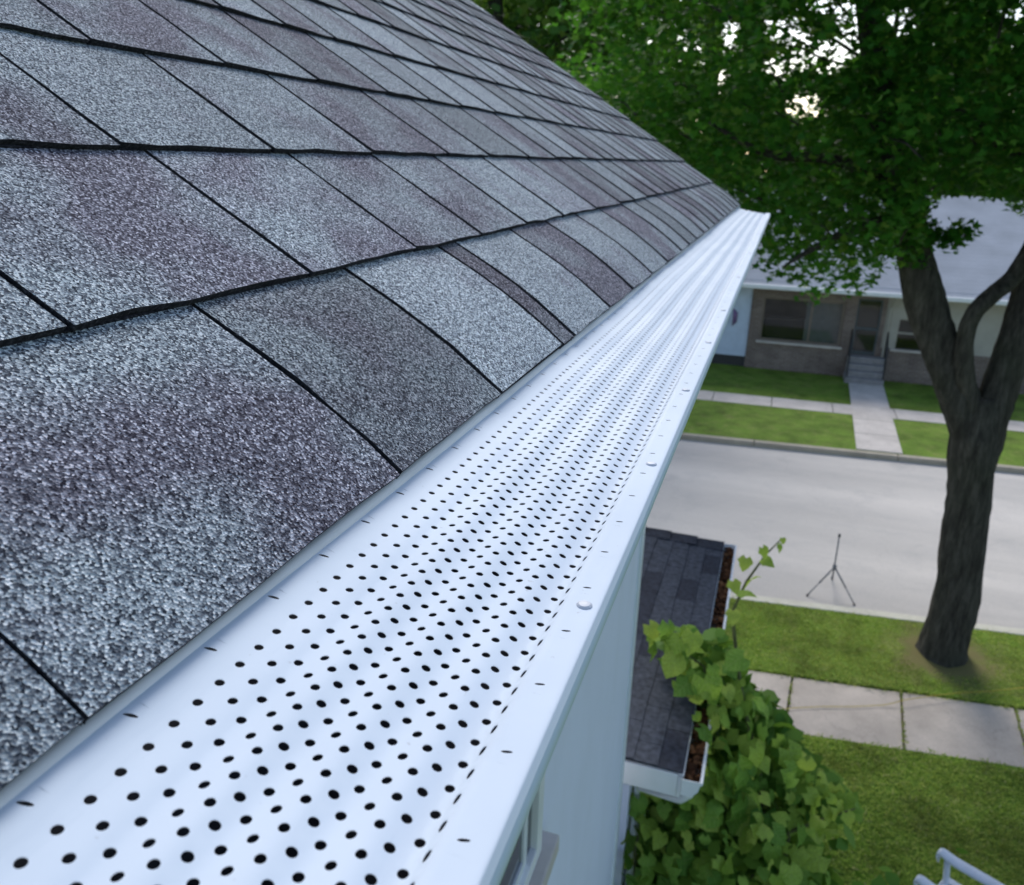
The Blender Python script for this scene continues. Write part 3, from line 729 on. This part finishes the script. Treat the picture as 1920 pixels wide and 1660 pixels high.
# inner leaves and the part below the frame
Cc = []
while len(Cc) < 1500:
    px, py = rng.uniform(1090, 1612), rng.uniform(1180, 1700)
    if not inpoly(px, py+8, poly): continue
    Cc.append(tuple(atY(px, py, vine_depth(px, py)+rng.uniform(.12, .55))))
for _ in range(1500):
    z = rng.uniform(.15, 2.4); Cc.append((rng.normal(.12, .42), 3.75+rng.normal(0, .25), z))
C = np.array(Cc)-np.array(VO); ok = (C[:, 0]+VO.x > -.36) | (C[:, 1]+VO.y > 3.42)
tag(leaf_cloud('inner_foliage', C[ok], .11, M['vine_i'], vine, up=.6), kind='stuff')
for path in (((.0, 3.9, .1), (.02, 3.85, 1.2), (.05, 3.95, 2.2), atY(1340, 1400, 4.0), atY(1320, 1250, 4.1), atY(1230, 1185, 4.12)),
             ((.2, 3.8, .1), (.25, 3.7, 1.2), (.3, 3.7, 2.0), atY(1430, 1480, 3.85), atY(1390, 1300, 4.05), atY(1372, 1150, 4.12), atY(1400, 1090, 4.12), atY(1436, 1040, 4.1), atY(1466, 1010, 4.1)),
             ((.35, 3.8, .1), (.45, 3.6, 1.3), atY(1480, 1560, 3.7), atY(1560, 1530, 3.75), atY(1604, 1516, 3.75)),
             ((-.2, 3.7, .1), (-.25, 3.6, 1.2), atY(1190, 1600, 3.6), atY(1210, 1500, 3.75))):
    b = MB(); k = len(path); b.v = []
    b.tube([Vector(p)-VO for p in path], [.022*(1-.85*i/(k-1)) for i in range(k)], 6); b.build('stem', M['stem'], vine, True)

# ================================================================== lawn blades near the house (uncountable)
def blades(name, n, xr, yr, z, mask=None, hgt=.05):
    P = np.stack([rng.uniform(*xr, n), rng.uniform(*yr, n), np.full(n, z)], -1)
    if mask is not None: P = P[mask(P)]
    n = len(P); a = rng.uniform(0, 2*PI, n); w = rng.uniform(.006, .013, n); h = hgt*rng.uniform(.4, 1.2, n)
    d = np.stack([np.cos(a), np.sin(a), np.zeros(n)], -1); l = rng.normal(0, 1.1, (n, 2))*h[:, None]
    V = np.stack([P-d*w[:, None], P+d*w[:, None], P+np.concatenate([l, h[:, None]], 1)], 1).reshape(-1, 3)
    return tag(np_mesh(name, V, np.arange(n*3).reshape(n, 3), M['blade']), 'short mown grass of the lawns and verge', 'grass', kind='stuff')
def lx(P, line): (x0, y0), (x1, y1) = line; return y0+(y1-y0)*(P[:, 0]-x0)/(x1-x0)
def mk(P):
    y = P[:, 1]; lawn = (y < lx(P, NW_N)-.01+rng.uniform(-.05, .05, len(P))) & (y > 4.5); verge = (y > lx(P, NW_F)-.02+rng.uniform(-.07, .03, len(P))) & (y < lx(P, NC)-.16)
    bare = ((P[:, 0]-2.67)**2+(P[:, 1]-10.1)**2 < (.42+.3*np.abs(rng.normal(size=len(P))))**2)
    return (lawn | verge) & ~bare
blades('grass', 120000, (-1.0, 4.6), (4.6, 11.2), .106, mk, .024)

wc = []
for k in range(-1, 4):
    x0 = .72+1.235*k; n_ = strip(*NW_N, x0); f_ = strip(*NW_F, x0+.09)
    for _ in range(60):
        t_ = rng.uniform()**1.5; t_ = t_ if k % 2 else 1-t_; wc.append((n_[0]+(f_[0]-n_[0])*t_+rng.normal(0, .012), n_[1]+(f_[1]-n_[1])*t_, .10+rng.uniform(0, .02)))
tag(leaf_cloud('weeds', np.array(wc), .04, M['blade'], None, 'blade', up=.4), 'small weeds growing in the pavement joints', 'weeds', kind='stuff')
# ================================================================== street tree
TB = Vector((2.66, 10.14, .1))
tree = thing('maple_tree', 'large dark maple with forked trunk standing on the grass verge', 'tree', TB)
def tp(mb, name, mat, smooth=True, parent=tree):
    mb.v = [tuple(Vector(v)-TB) for v in mb.v]; return mb.build(name, mat, parent, smooth)
def A_(px, py, dy=0.0): return atY(px, py, 10.14+dy)
def limb(name, pts, rad, n=14):
    # smooth the path
    P = [Vector(p) for p in pts]; out = []; rr = []
    for i in range(len(P)-1):
        p0, p1, p2, p3 = P[max(i-1, 0)], P[i], P[i+1], P[min(i+2, len(P)-1)]
        for q in range(6):
            t = q/6; out.append(.5*((2*p1)+(p2-p0)*t+(2*p0-5*p1+4*p2-p3)*t*t+(3*p1-p0-3*p2+p3)*t**3)); rr.append(rad[i]+(rad[i+1]-rad[i])*t)
    out.append(P[-1]); rr.append(rad[-1]); rr = [r_*.77 for r_ in rr]
    b = MB(); b.tube(out, rr, n)
    # lumpy bark
    nv = []
    for i, v in enumerate(b.v):
        c = out[i//n]; k = 1+.07*math.sin(3*(i % n)/n*2*PI+c.z*2.1)+.05*math.sin(7*(i % n)/n*2*PI+c.z*5)+random.uniform(-.03, .03)
        nv.append(tuple(c+(Vector(v)-c)*k))
    b.v = nv; return tp(b, name, M['bark'])
limb('trunk', [TB+Vector((-.02, 0, -.12)), A_(1768, 1215), A_(1790, 1120), A_(1808, 1000), A_(1822, 900), A_(1828, 820), A_(1838, 745)], [.50, .375, .33, .32, .32, .34, .22])
limb('limb', [A_(1822, 830), A_(1795, 740), A_(1765, 660), A_(1740, 580), A_(1722, 500), A_(1705, 420, .1), A_(1680, 300, .2), A_(1655, 180, .3), A_(1630, 60, .4), A_(1610, -120, .5)], [.27, .28, .27, .275, .25, .225, .20, .17, .14, .10])
limb('limb', [A_(1830, 930, .0), A_(1842, 840, .05), A_(1862, 760, .1), A_(1885, 690, .15), A_(1908, 620, .2), A_(1935, 540, .25), A_(1965, 430, .3), A_(1990, 250, .3), A_(2010, 0, .3)], [.12, .26, .26, .25, .23, .22, .19, .16, .11])
limb('limb', [A_(1822, 770, -.1), A_(1808, 700, -.15), A_(1808, 640, -.2), A_(1825, 590, -.2), A_(1860, 555, -.1), A_(1900, 520, .1), A_(1940, 450, .2)], [.13, .14, .125, .12, .12, .12, .11], 10)
limb('branch', [A_(1690, 350, .2), A_(1560, 300, .0), A_(1440, 290, -.4), A_(1330, 230, -.8)], [.11, .08, .055, .02], 8)
limb('branch', [A_(1700, 400, .1), A_(1600, 430, -.5), A_(1520, 470, -1.0), A_(1470, 500, -1.2)], [.09, .06, .04, .015], 8)
limb('branch', [A_(1975, 350, .3), A_(1850, 250, -.4), A_(1760, 180, -.9)], [.11, .07, .02], 8)
limb('branch', [A_(1715, 470, 0), A_(1765, 445, -.3), A_(1812, 442, -.5)], [.035, .02, .008], 6)

hem_x = [900, 1300, 1400, 1440, 1470, 1500, 1530, 1570, 1610, 1645, 1665, 1690, 1730, 1742, 1800, 1880, 1900, 2000, 2400]
hem_y = [300, 400, 470, 520, 535, 555, 572, 560, 550, 530, 480, 505, 490, 368, 358, 372, 392, 400, 420]
def hem(x): return np.interp(x, hem_x, hem_y)
gap_c = [(a_, b_, c_*.86, d_*.86) for a_, b_, c_, d_ in [(1475, 55, 60, 45), (1535, 110, 70, 50), (1590, 60, 40, 70), (1510, 200, 55, 35), (1690, 40, 45, 35), (1455, 130, 40, 40), (1370, 70, 25, 40), (1905, 20, 25, 30), (1350, 140, 18, 22), (1560, 10, 60, 25)]]
def keep(P, lo=.1):
    X, Y = proj(P); k = Y < hem(X)+rng.normal(0, 9, len(X))
    for cx_, cy_, rx_, ry_ in gap_c:
        ins = ((X-cx_)/rx_)**2+((Y-cy_)/ry_)**2 < 1+rng.normal(0, .35, len(X)); k &= ~(ins & (rng.uniform(size=len(X)) > lo))
    return k
# clusters of leaves round twig ends
nC = 1250; cen = []
tw = MB()
while len(cen) < nC:
    p = Vector((rng.uniform(-2.6, 6.8), rng.uniform(7.4, 13.6), rng.uniform(3.9, 10.6)))
    e_ = ((p.x-2.3)/4.9)**2+((p.y-10.7)/2.7)**2+((p.z-7.1)/3.1)**2
    if e_ > 1.0 or (e_ < .12 and rng.uniform() < .8): continue
    X, Y = proj(p); 
    if Y > hem(X)-14: continue
    cen.append(p)
cen = np.array([tuple(p) for p in cen])
rad = rng.uniform(.22, .42, nC)
idx = rng.integers(0, nC, 92000)
C = cen[idx]+np.clip(rng.normal(size=(len(idx), 3)), -2, 2)*rad[idx][:, None]*np.array([1, 1, .6])
C = C[keep(C, .20)]
# the sprig that reaches across the far roof
sp_ = np.array([tuple(A_(1730+90*t, 445-6*math.sin(t*9), -.4)) for t in rng.uniform(0, 1, 230)])+rng.normal(0, .055, (230, 3))*np.array([1, 1, .9])
sp2 = np.array([tuple(A_(x, y, -.3)) for x, y in zip(rng.uniform(1660, 1740, 240), rng.uniform(360, 500, 240))])+rng.normal(0, .06, (240, 3))
C = np.concatenate([C, sp_, sp2])
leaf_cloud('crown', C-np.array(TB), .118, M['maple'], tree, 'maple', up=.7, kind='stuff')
tb = MB()
for i in range(0, nC, 6):
    p = Vector(cen[i]); q = p+Vector((rng.normal(0, .15), rng.normal(0, .15), -.1)); q = q+(Vector((2.3, 10.4, p.z-.5))-p)*.16
    if Vector(proj(q)).y < hem(proj(q)[0])-10: tb.tube([q, (p+q)/2+Vector((0, 0, .05)), p], [.014, .009, .003], 4, caps=False)
tp(tb, 'twigs', M['bark'])['kind'] = 'stuff'

# ================================================================== trees across the street
def bg_tree(name, base, h, rx, rz, label, nleaf=9000, size=.34, trunk_r=.25, group='trees across the street', seed=1, gaps=True):
    base = Vector(base); t = thing(name, label, 'tree', base, 0, group); r2 = np.random.default_rng(seed)
    b = MB(); b.tube([(0, 0, -.05), (.05, 0, h*.3), (.1, .05, h*.6), (.1, 0, h*.9)], [trunk_r*1.25, trunk_r, trunk_r*.7, .05], 10); b.build('trunk', M['bark'], t, True)
    b = MB()
    for k in range(7):
        a = 2*PI*k/7+seed; z0 = h*(.32+.06*k); b.tube([(.07, .02, z0), (math.cos(a)*rx*.4, math.sin(a)*rx*.4, z0+h*.1), (math.cos(a)*rx*.75, math.sin(a)*rx*.75, z0+h*.14)], [trunk_r*.4, trunk_r*.25, .03], 6)
    b.build('limbs', M['bark'], t, True)
    nc = 170; c = r2.normal(size=(nc, 3)); c /= np.linalg.norm(c, axis=1, keepdims=True); c *= (r2.uniform(.25, 1.0, nc)**.5)[:, None]
    c *= np.array([rx, rx, rz]); c[:, 2] += h-rz
    rr = r2.uniform(.09, .2, nc)*rx
    ix = r2.integers(0, nc, nleaf); P = c[ix]+np.clip(r2.normal(size=(nleaf, 3)), -1.8, 1.8)*rr[ix][:, None]*np.array([1, 1, .65])
    P = P[P[:, 2] > .9]
    if gaps: 
        W_ = P+np.array(base); X, Y = proj(W_); k = np.ones(len(P), bool)
        for cx_, cy_, rx_, ry_ in gap_c:
            ins = ((X-cx_)/(rx_*1.05))**2+((Y-cy_)/(ry_*1.05))**2 < 1+r2.normal(0, .35, len(X)); k &= ~(ins & (r2.uniform(size=len(X)) > .06))
        P = P[k]
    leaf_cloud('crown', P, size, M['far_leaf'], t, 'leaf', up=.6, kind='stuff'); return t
bg_tree('ash_tree', (-9.6, 27.0, .1), 14.8, 5.8, 5.8, 'broad bright green tree rising behind the shingle roof edge', 18000, .29, .3, seed=3)
bg_tree('lime_tree', (-4.4, 45.5, .1), 17.5, 6.2, 7.4, 'tall green tree behind the pale blue end of the brick house', 14000, .40, .35, seed=4)
bg_tree('oak_tree', (4.2, 51.0, .1), 17.0, 7.0, 7.0, 'dark leafy tree directly behind the ridge of the brick house', 14000, .44, .35, seed=5)
bg_tree('elm_tree', (14.5, 47.0, .1), 16.0, 6.4, 6.8, 'green tree beyond the right end of the brick house', 12000, .42, .35, seed=6)
bg_tree('box_elder', (-17.5, 42.0, .1), 17.0, 6.6, 7.0, 'full green tree far behind the broad bright tree', 12000, .42, .35, seed=8)
# far wood that closes the horizon
n = 26000; C = np.stack([rng.uniform(-90, 90, n), rng.uniform(62, 84, n), rng.uniform(.5, 1, n)], -1)
C[:, 2] = rng.uniform(0, 1, n)**.8*(6.2+1.5*np.sin(C[:, 0]*.31)+1.2*np.sin(C[:, 0]*.83+1))+.3
tag(leaf_cloud('far_wood', C, .9, M['far_leaf'], None, 'leaf', up=.5), 'distant mass of green trees beyond the houses', 'wood', kind='stuff')

# ================================================================== house across the street
FY = 25.0
fh = thing('bungalow', 'low brick bungalow with grey roof and picture window across the street', 'house', (2.3, FY, .1))
FO = Vector((2.3, FY, .1))
def fp(mb, name, mat, parent=fh, smooth=False):
    mb.v = [tuple(Vector(v)-FO) for v in mb.v]; return mb.build(name, mat, parent, smooth)
EZ = 2.62
def wall_with_holes(x0, x1, z0, z1, y0, y1, holes):
    b = MB(); xs = sorted({x0, x1, *[h[0] for h in holes], *[h[1] for h in holes]}); zs = sorted({z0, z1, *[h[2] for h in holes], *[h[3] for h in holes]})
    for i in range(len(xs)-1):
        for j in range(len(zs)-1):
            cx_, cz_ = (xs[i]+xs[i+1])/2, (zs[j]+zs[j+1])/2
            if any(h[0] < cx_ < h[1] and h[2] < cz_ < h[3] for h in holes): continue
            b.box(xs[i], xs[i+1], y0, y1, zs[j], zs[j+1])
    return b
WIN = (-.28, 2.02, .98, 2.30); DOOR = (2.34, 3.00, .80, 2.42); W2 = (3.46, 4.40, 1.02, 1.95)
fp(wall_with_holes(-.60, 3.12, .0, EZ, FY, FY+.2, [WIN, DOOR]), 'brick_wall', M['brick'])
fp(wall_with_holes(3.121, 9.4, 1.06, EZ, FY-.02, FY+.2, [(W2[0], W2[1], 1.06, W2[3])]), 'upper_wall', M['beige'])
b = MB(); b.box(3.121, 9.4, FY-.05, FY+.2, 0, 1.058); fp(b, 'brick_base', M['brick'])
b = MB(); b.box(-3.4, -.602, FY+.06, FY+.2, .42, EZ); fp(b, 'siding_wall', M['blue_siding'])
for k in range(13):
    b = MB(); z = .43+.165*k; b.extrude_y([(0, 0)], 0, 0) if False else None
    b.v = [(-3.4, FY+.045, z), (-.604, FY+.045, z), (-.604, FY+.058, z+.163), (-3.4, FY+.058, z+.163), (-3.4, FY+.06, z), (-.604, FY+.06, z)]; b.f = [(0, 1, 2, 3), (0, 4, 5, 1)]; b.m = [0, 0]
    fp(b, 'siding_board', M['blue_siding'])
b = MB(); b.box(-3.4, -.602, FY+.09, FY+.2, 0, .418); fp(b, 'shaded_foundation', M['dark_metal'])  # near-black colour stands in for the shadow along the foundation
b = MB(); b.box(-3.4, 9.4, FY+7.8, FY+8, 0, EZ); b.box(-3.4, -3.2, FY+.202, FY+7.8, 0, EZ); b.box(9.2, 9.4, FY+.202, FY+7.8, 0, EZ); fp(b, 'rear_walls', M['brick'])
b = MB(); b.box(-3.2, 9.2, FY+.21, FY+7.79, 0, .75); fp(b, 'floor', M['interior'])
b = MB(); b.box(-3.2, 9.2, FY+2.6, FY+2.7, .75, EZ); fp(b, 'inner_wall', M['interior'])
# roof
ry0, rz0, ry1, rz1 = FY-.50, 2.70, FY+4.3, 5.18; b = MB()
x0, x1 = -3.8, 7.05
b.v = [(x0, ry0, rz0), (x1, ry0, rz0), (x1, ry1, rz1), (x0, ry1, rz1), (x0, 2*ry1-ry0, rz0), (x1, 2*ry1-ry0, rz0), (x0, ry0, rz0-.1), (x1, ry0, rz0-.1), (x0, 2*ry1-ry0, rz0-.1), (x1, 2*ry1-ry0, rz0-.1)]
b.f = [(0, 1, 2, 3), (3, 2, 5, 4), (0, 6, 7, 1), (4, 5, 9, 8), (6, 8, 9, 7), (0, 3, 4, 8, 6), (1, 7, 9, 5, 2)]; b.m = [0]*7
rf = fp(b, 'roof', M['far_roof'])
for k in range(1, 27):     # shingle courses as thin lapped boards
    t0 = k/27; t1 = (k+1.15)/27 if k < 26 else 1
    L = lambda t: (ry0+(ry1-ry0)*t, rz0+(rz1-rz0)*t)
    (ya, za_), (yb, zb_) = L(t0), L(t1)
    b = MB(); b.v = [(x0+.01, ya, za_+.008), (x1-.01, ya, za_+.008), (x1-.01, yb, zb_+.006), (x0+.01, yb, zb_+.006), (x0+.01, ya, za_+.0005), (x1-.01, ya, za_+.0005)]; b.f = [(0, 1, 2, 3), (0, 4, 5, 1)]; b.m = [0, 0]
    fp(b, 'shingle_course', M['far_roof'], rf)
b = MB(); b.tube([(1.1, FY+4.9, 4.4), (1.1, FY+4.9, 5.6)], .06, 8); fp(b, 'vent_pipe', M['dark_metal'], rf)
b = MB(); b.box(x0, x1, ry0-.12, ry0-.004, rz0-.11, rz0+.012); bevel(fp(b, 'eave_gutter', M['white_paint']), .02)
b = MB(); b.box(-3.4, 7.0, ry0+.002, FY-.06, rz0-.13, rz0-.102); fp(b, 'soffit', M['trim'])
b = MB(); b.tube([(3.20, ry0-.05, rz0-.1), (3.20, FY-.09, rz0-.45), (3.20, FY-.09, .35)], .035, 6); fp(b, 'downspout', M['beige'])
# picture window
w = bpy.data.objects.new('picture_window', None); link(w, fh)
b = MB(); x0, x1, z0, z1 = WIN
for q in ((x0, x0+.07, z0, z1), (x1-.07, x1, z0, z1), (x0+.07, x1-.07, z0, z0+.06), (x0+.07, x1-.07, z1-.07, z1), (1.10, 1.15, z0+.06, z1-.07)): b.box(q[0], q[1], FY+.05, FY+.12, q[2], q[3])
fp(b, 'window_frame', M['frame'], w)
def pane(x0, x1, z0, z1, y, parent):
    t = bpy.data.materials.get('clear_pane')
    b = MB(); b.box(x0, x1, y, y+.01, z0, z1); return fp(b, 'pane', t, parent)
t = NT('clear_pane'); t.base((1, 1, 1), .02, .5); t.p.inputs['Transmission Weight'].default_value = 0.0
tr_ = t.n.new('ShaderNodeBsdfTransparent'); gl_ = t.n.new('ShaderNodeBsdfGlossy'); gl_.inputs['Roughness'].default_value = .03; gl_.inputs[0].default_value = (.8, .85, .85, 1); mx = t.n.new('ShaderNodeMixShader'); mx.inputs[0].default_value = .025
t.l.new(tr_.outputs[0], mx.inputs[1]); t.l.new(gl_.outputs[0], mx.inputs[2]); t.l.new(mx.outputs[0], t.out.inputs[0])
pane(x0+.07, 1.10, z0+.06, z1-.07, FY+.08, w); pane(1.15, x1-.07, z0+.06, z1-.07, FY+.08, w)
b = MB(); b.box(x0-.06, x1+.06, FY-.07, FY+.048, z0-.07, z0-.002); fp(b, 'sill', M['concrete_light'], w)
b = MB()
for k in range(10): xx = .98+.10*k; b.box(xx, xx+.098, FY+.26+.03*(k % 2), FY+.29+.03*(k % 2), .80, 2.4)
fp(b, 'curtain', M['curtain'], w)
b = MB(); b.box(-.2, 1.0, FY+.5, FY+.75, .76, 1.62); b.box(-.2, 1.0, FY+.75, FY+1.3, .76, 1.2); so = bevel(fp(b, 'couch_back', M['couch']), .06, 3)
# door
d = bpy.data.objects.new('door', None); link(d, fh); x0, x1, z0, z1 = DOOR
b = MB()
for q in ((x0, x0+.05, z0, z1), (x1-.05, x1, z0, z1), (x0+.05, x1-.05, z1-.05, z1), (x0+.05, x1-.05, z0, z0+.10)): b.box(q[0], q[1], FY+.02, FY+.07, q[2], q[3])
fp(b, 'door_frame', M['curtain'], d)
b = MB(); b.box(x0+.05, x1-.05, FY+.10, FY+.14, z0+.10, z1-.05); fp(b, 'door_leaf', M['couch'], d)
b = MB(); b.box(x0+.05, x1-.05, FY+.035, FY+.06, z0+.72, z0+.80); fp(b, 'push_bar', M['curtain'], d)
pane(x0+.05, x1-.05, z0+.80, z1-.05, FY+.04, d); pane(x0+.05, x1-.05, z0+.10, z0+.72, FY+.04, d)
# second window
w = bpy.data.objects.new('small_window', None); link(w, fh); x0, x1, z0, z1 = W2
b = MB()
for q in ((x0, x0+.05, 1.06, z1), (x1-.05, x1, 1.06, z1), (x0+.05, x1-.05, z1-.05, z1), (x0+.05, x1-.05, 1.50, 1.54)): b.box(q[0], q[1], FY+.02, FY+.08, q[2], q[3])
fp(b, 'window_frame', M['beige'], w); pane(x0+.05, x1-.05, 1.06, 1.50, FY+.05, w); pane(x0+.05, x1-.05, 1.54, z1-.05, FY+.05, w)
b = MB(); b.box(x0-.08, x1+.08, FY-.10, FY+.018, 1.0, 1.06+.001); fp(b, 'sill', M['concrete_light'], w)
# steps with rails
st = thing('front_steps', 'grey concrete front steps with dark handrails at the bungalow door', 'steps', (2.75, 24.5, .1))
SO = Vector((2.75, 24.5, .1))
for k in range(4):
    b = MB(); b.box(-.48-.03*(k == 0), .50+.03*(k == 0), -.30+.14*k if k < 3 else .14, .438, .175*k if k else 0, .175*(k+1)-.002); bevel(b.build('step', M['step'], st), .012)
for sx in (-.47, .49):
    b = MB(); b.tube([(sx, -.22, .15), (sx, -.24, .95), (sx, .35, 1.45), (sx, .35, .6)], .016, 6)
    for k in range(3): b.tube([(sx, -.08+.14*k, .3+.17*k), (sx, -.08+.14*k, 1.07+.12*k)], .008, 5)
    b.build('handrail', M['dark_metal'], st, True)
# hanging ornament on the pale siding
b = MB(); 
for k in range(3): b.tube([(-.06+.05*k, 0, .30-.05*k), (-.02+.02*k, -.012, .12), (-.05+.045*k, 0, -.22+.05*k)], [.02, .05, .012], 8)
o = b.build('wall_ornament', M['mauve'], None, True, (-1.03, FY+.02, 1.55)); tag(o, 'small mauve ornament hanging on the pale blue siding', 'ornament')

# ================================================================== tripod at the kerb
hub = Vector((1.36, 11.5, .62)); 
feet = [onZ(1512, 1118, .005), onZ(1603, 1136, .005), Vector((1.40, 11.95, .005))]
base_ = Vector((1.36, 11.5, 0))
hub = atY(1565, 1063, 11.5); topp = atY(1574, 1004, 11.5); base_ = Vector((hub.x, 11.5, .004))
tri = thing('tripod', 'spindly dark tripod standing on the road by the near kerb', 'tripod', base_)
for f_ in feet:
    b = MB(); k = (f_-hub).normalized(); b.tube([hub-base_, hub-base_+(f_-hub)*.55], .013, 7); b.tube([hub-base_+(f_-hub)*.5, f_-base_], .009, 7)
    lg = b.build('leg', M['tripod'], tri, True)
    b = MB(); b.tube([f_-base_, f_-base_-k*.04], .014, 7); b.build('foot', M['dark_metal'], lg)
b = MB(); b.tube([Vector((hub.x, 11.5, hub.z-.22))-base_, topp-base_], .011, 8); b.build('centre_post', M['tripod'], tri, True)
b = MB(); b.tube([hub-base_+Vector((0, 0, -.04)), hub-base_+Vector((0, 0, .03))], .03, 10); b.build('hub', M['tripod'], tri, True)
b = MB(); b.tube([topp-base_+Vector((0, 0, -.03)), topp-base_+Vector((0, 0, .02))], .017, 8); b.build('tip', M['dark_metal'], tri, True)

# ================================================================== white garden chair
tipw = onZ(1758, 1594, .757); tipn = onZ(1716, 1644, .757); _d = tipw-tipn; CR = math.atan2(-_d.x, _d.y); HS = _d.length/2
ch = thing('garden_chair', 'white plastic garden chair with curled armrests on the front lawn', 'chair', ((tipw.x+tipn.x)/2+.385*math.cos(CR), (tipw.y+tipn.y)/2+.385*math.sin(CR), .1), CR)
def arm(sy):
    b = MB(); pts = [(-.36, sy, .585), (-.385, sy, .62), (-.37, sy, .655), (-.325, sy, .652), (-.25, sy, .635), (-.1, sy, .645), (.1, sy, .655), (.30, sy, .66)]
    n = len(pts); w = [.040, .046, .052, .06, .066, .066, .06, .052]
    for i, (p, ww) in enumerate(zip(pts, w)):
        tz = .036
        b.v += [(p[0], p[1]-ww, p[2]), (p[0], p[1]-ww*.6, p[2]+tz), (p[0], p[1]+ww*.6, p[2]+tz), (p[0], p[1]+ww, p[2]), (p[0]+.004, p[1], p[2]-tz)]
    for i in range(n-1):
        for k in range(5): b.f.append((i*5+k, i*5+(k+1) % 5, (i+1)*5+(k+1) % 5, (i+1)*5+k)); b.m.append(0)
    b.f += [(0, 1, 2, 3, 4), tuple(5*(n-1)+k for k in range(5))[::-1]]; b.m += [0, 0]
    o = b.build('armrest', M['chair'], ch, True); s = o.modifiers.new('sub', 'SUBSURF'); s.levels = 2; s.render_levels = 2
for sy in (-HS, HS):
    arm(sy)
    b = MB(); b.tube([(-.30, sy, .63), (-.27, sy, .40), (-.30, sy, 0)], [.024, .024, .02], 8); b.build('leg', M['chair'], ch, True)
    b = MB(); b.tube([(.24, sy*.92, .42), (.30, sy, 0)], [.024, .02], 8); b.build('leg', M['chair'], ch, True)
for k in range(7):
    b = MB(); y = -.24+.08*k-.034; b.box(-.28, .24, y, y+.068, .395, .415); bevel(b.build('seat_slat', M['chair'], ch), .006)
b = MB(); b.box(-.30, -.282, -.27, .27, .36, .418); b.box(.242, .262, -.26, .26, .36, .418); bevel(b.build('seat_frame', M['chair'], ch), .006)
for k in range(5):
    b = MB(); y = -.20+.10*k; b.tube([(.25, y, .42), (.31, y, .68), (.40, y, .92+.02*math.cos((k-2)*.8))], [.02, .022, .02], 6); b.build('back_slat', M['chair'], ch, True)
b = MB(); b.tube([(.30, -.27, .42), (.33, -.27, .68), (.41, -.22, .93), (.43, 0, .97), (.41, .22, .93), (.33, .27, .68), (.30, .27, .42)], .022, 8); b.build('back_frame', M['chair'], ch, True)

# ================================================================== yellow cord on the verge
pts = [onZ(px, py, .16) for px, py in ((1935, 1288), (1860, 1296), (1790, 1300), (1740, 1306), (1700, 1312))]+[onZ(px, py, .108) for px, py in ((1660, 1322), (1600, 1325), (1540, 1325), (1480, 1328), (1440, 1334))]
b = MB(); b.tube(pts, .004, 6); tag(b.build('cord', M['cord'], None, True), 'thin yellow cord lying across the verge and pavement', 'cord')
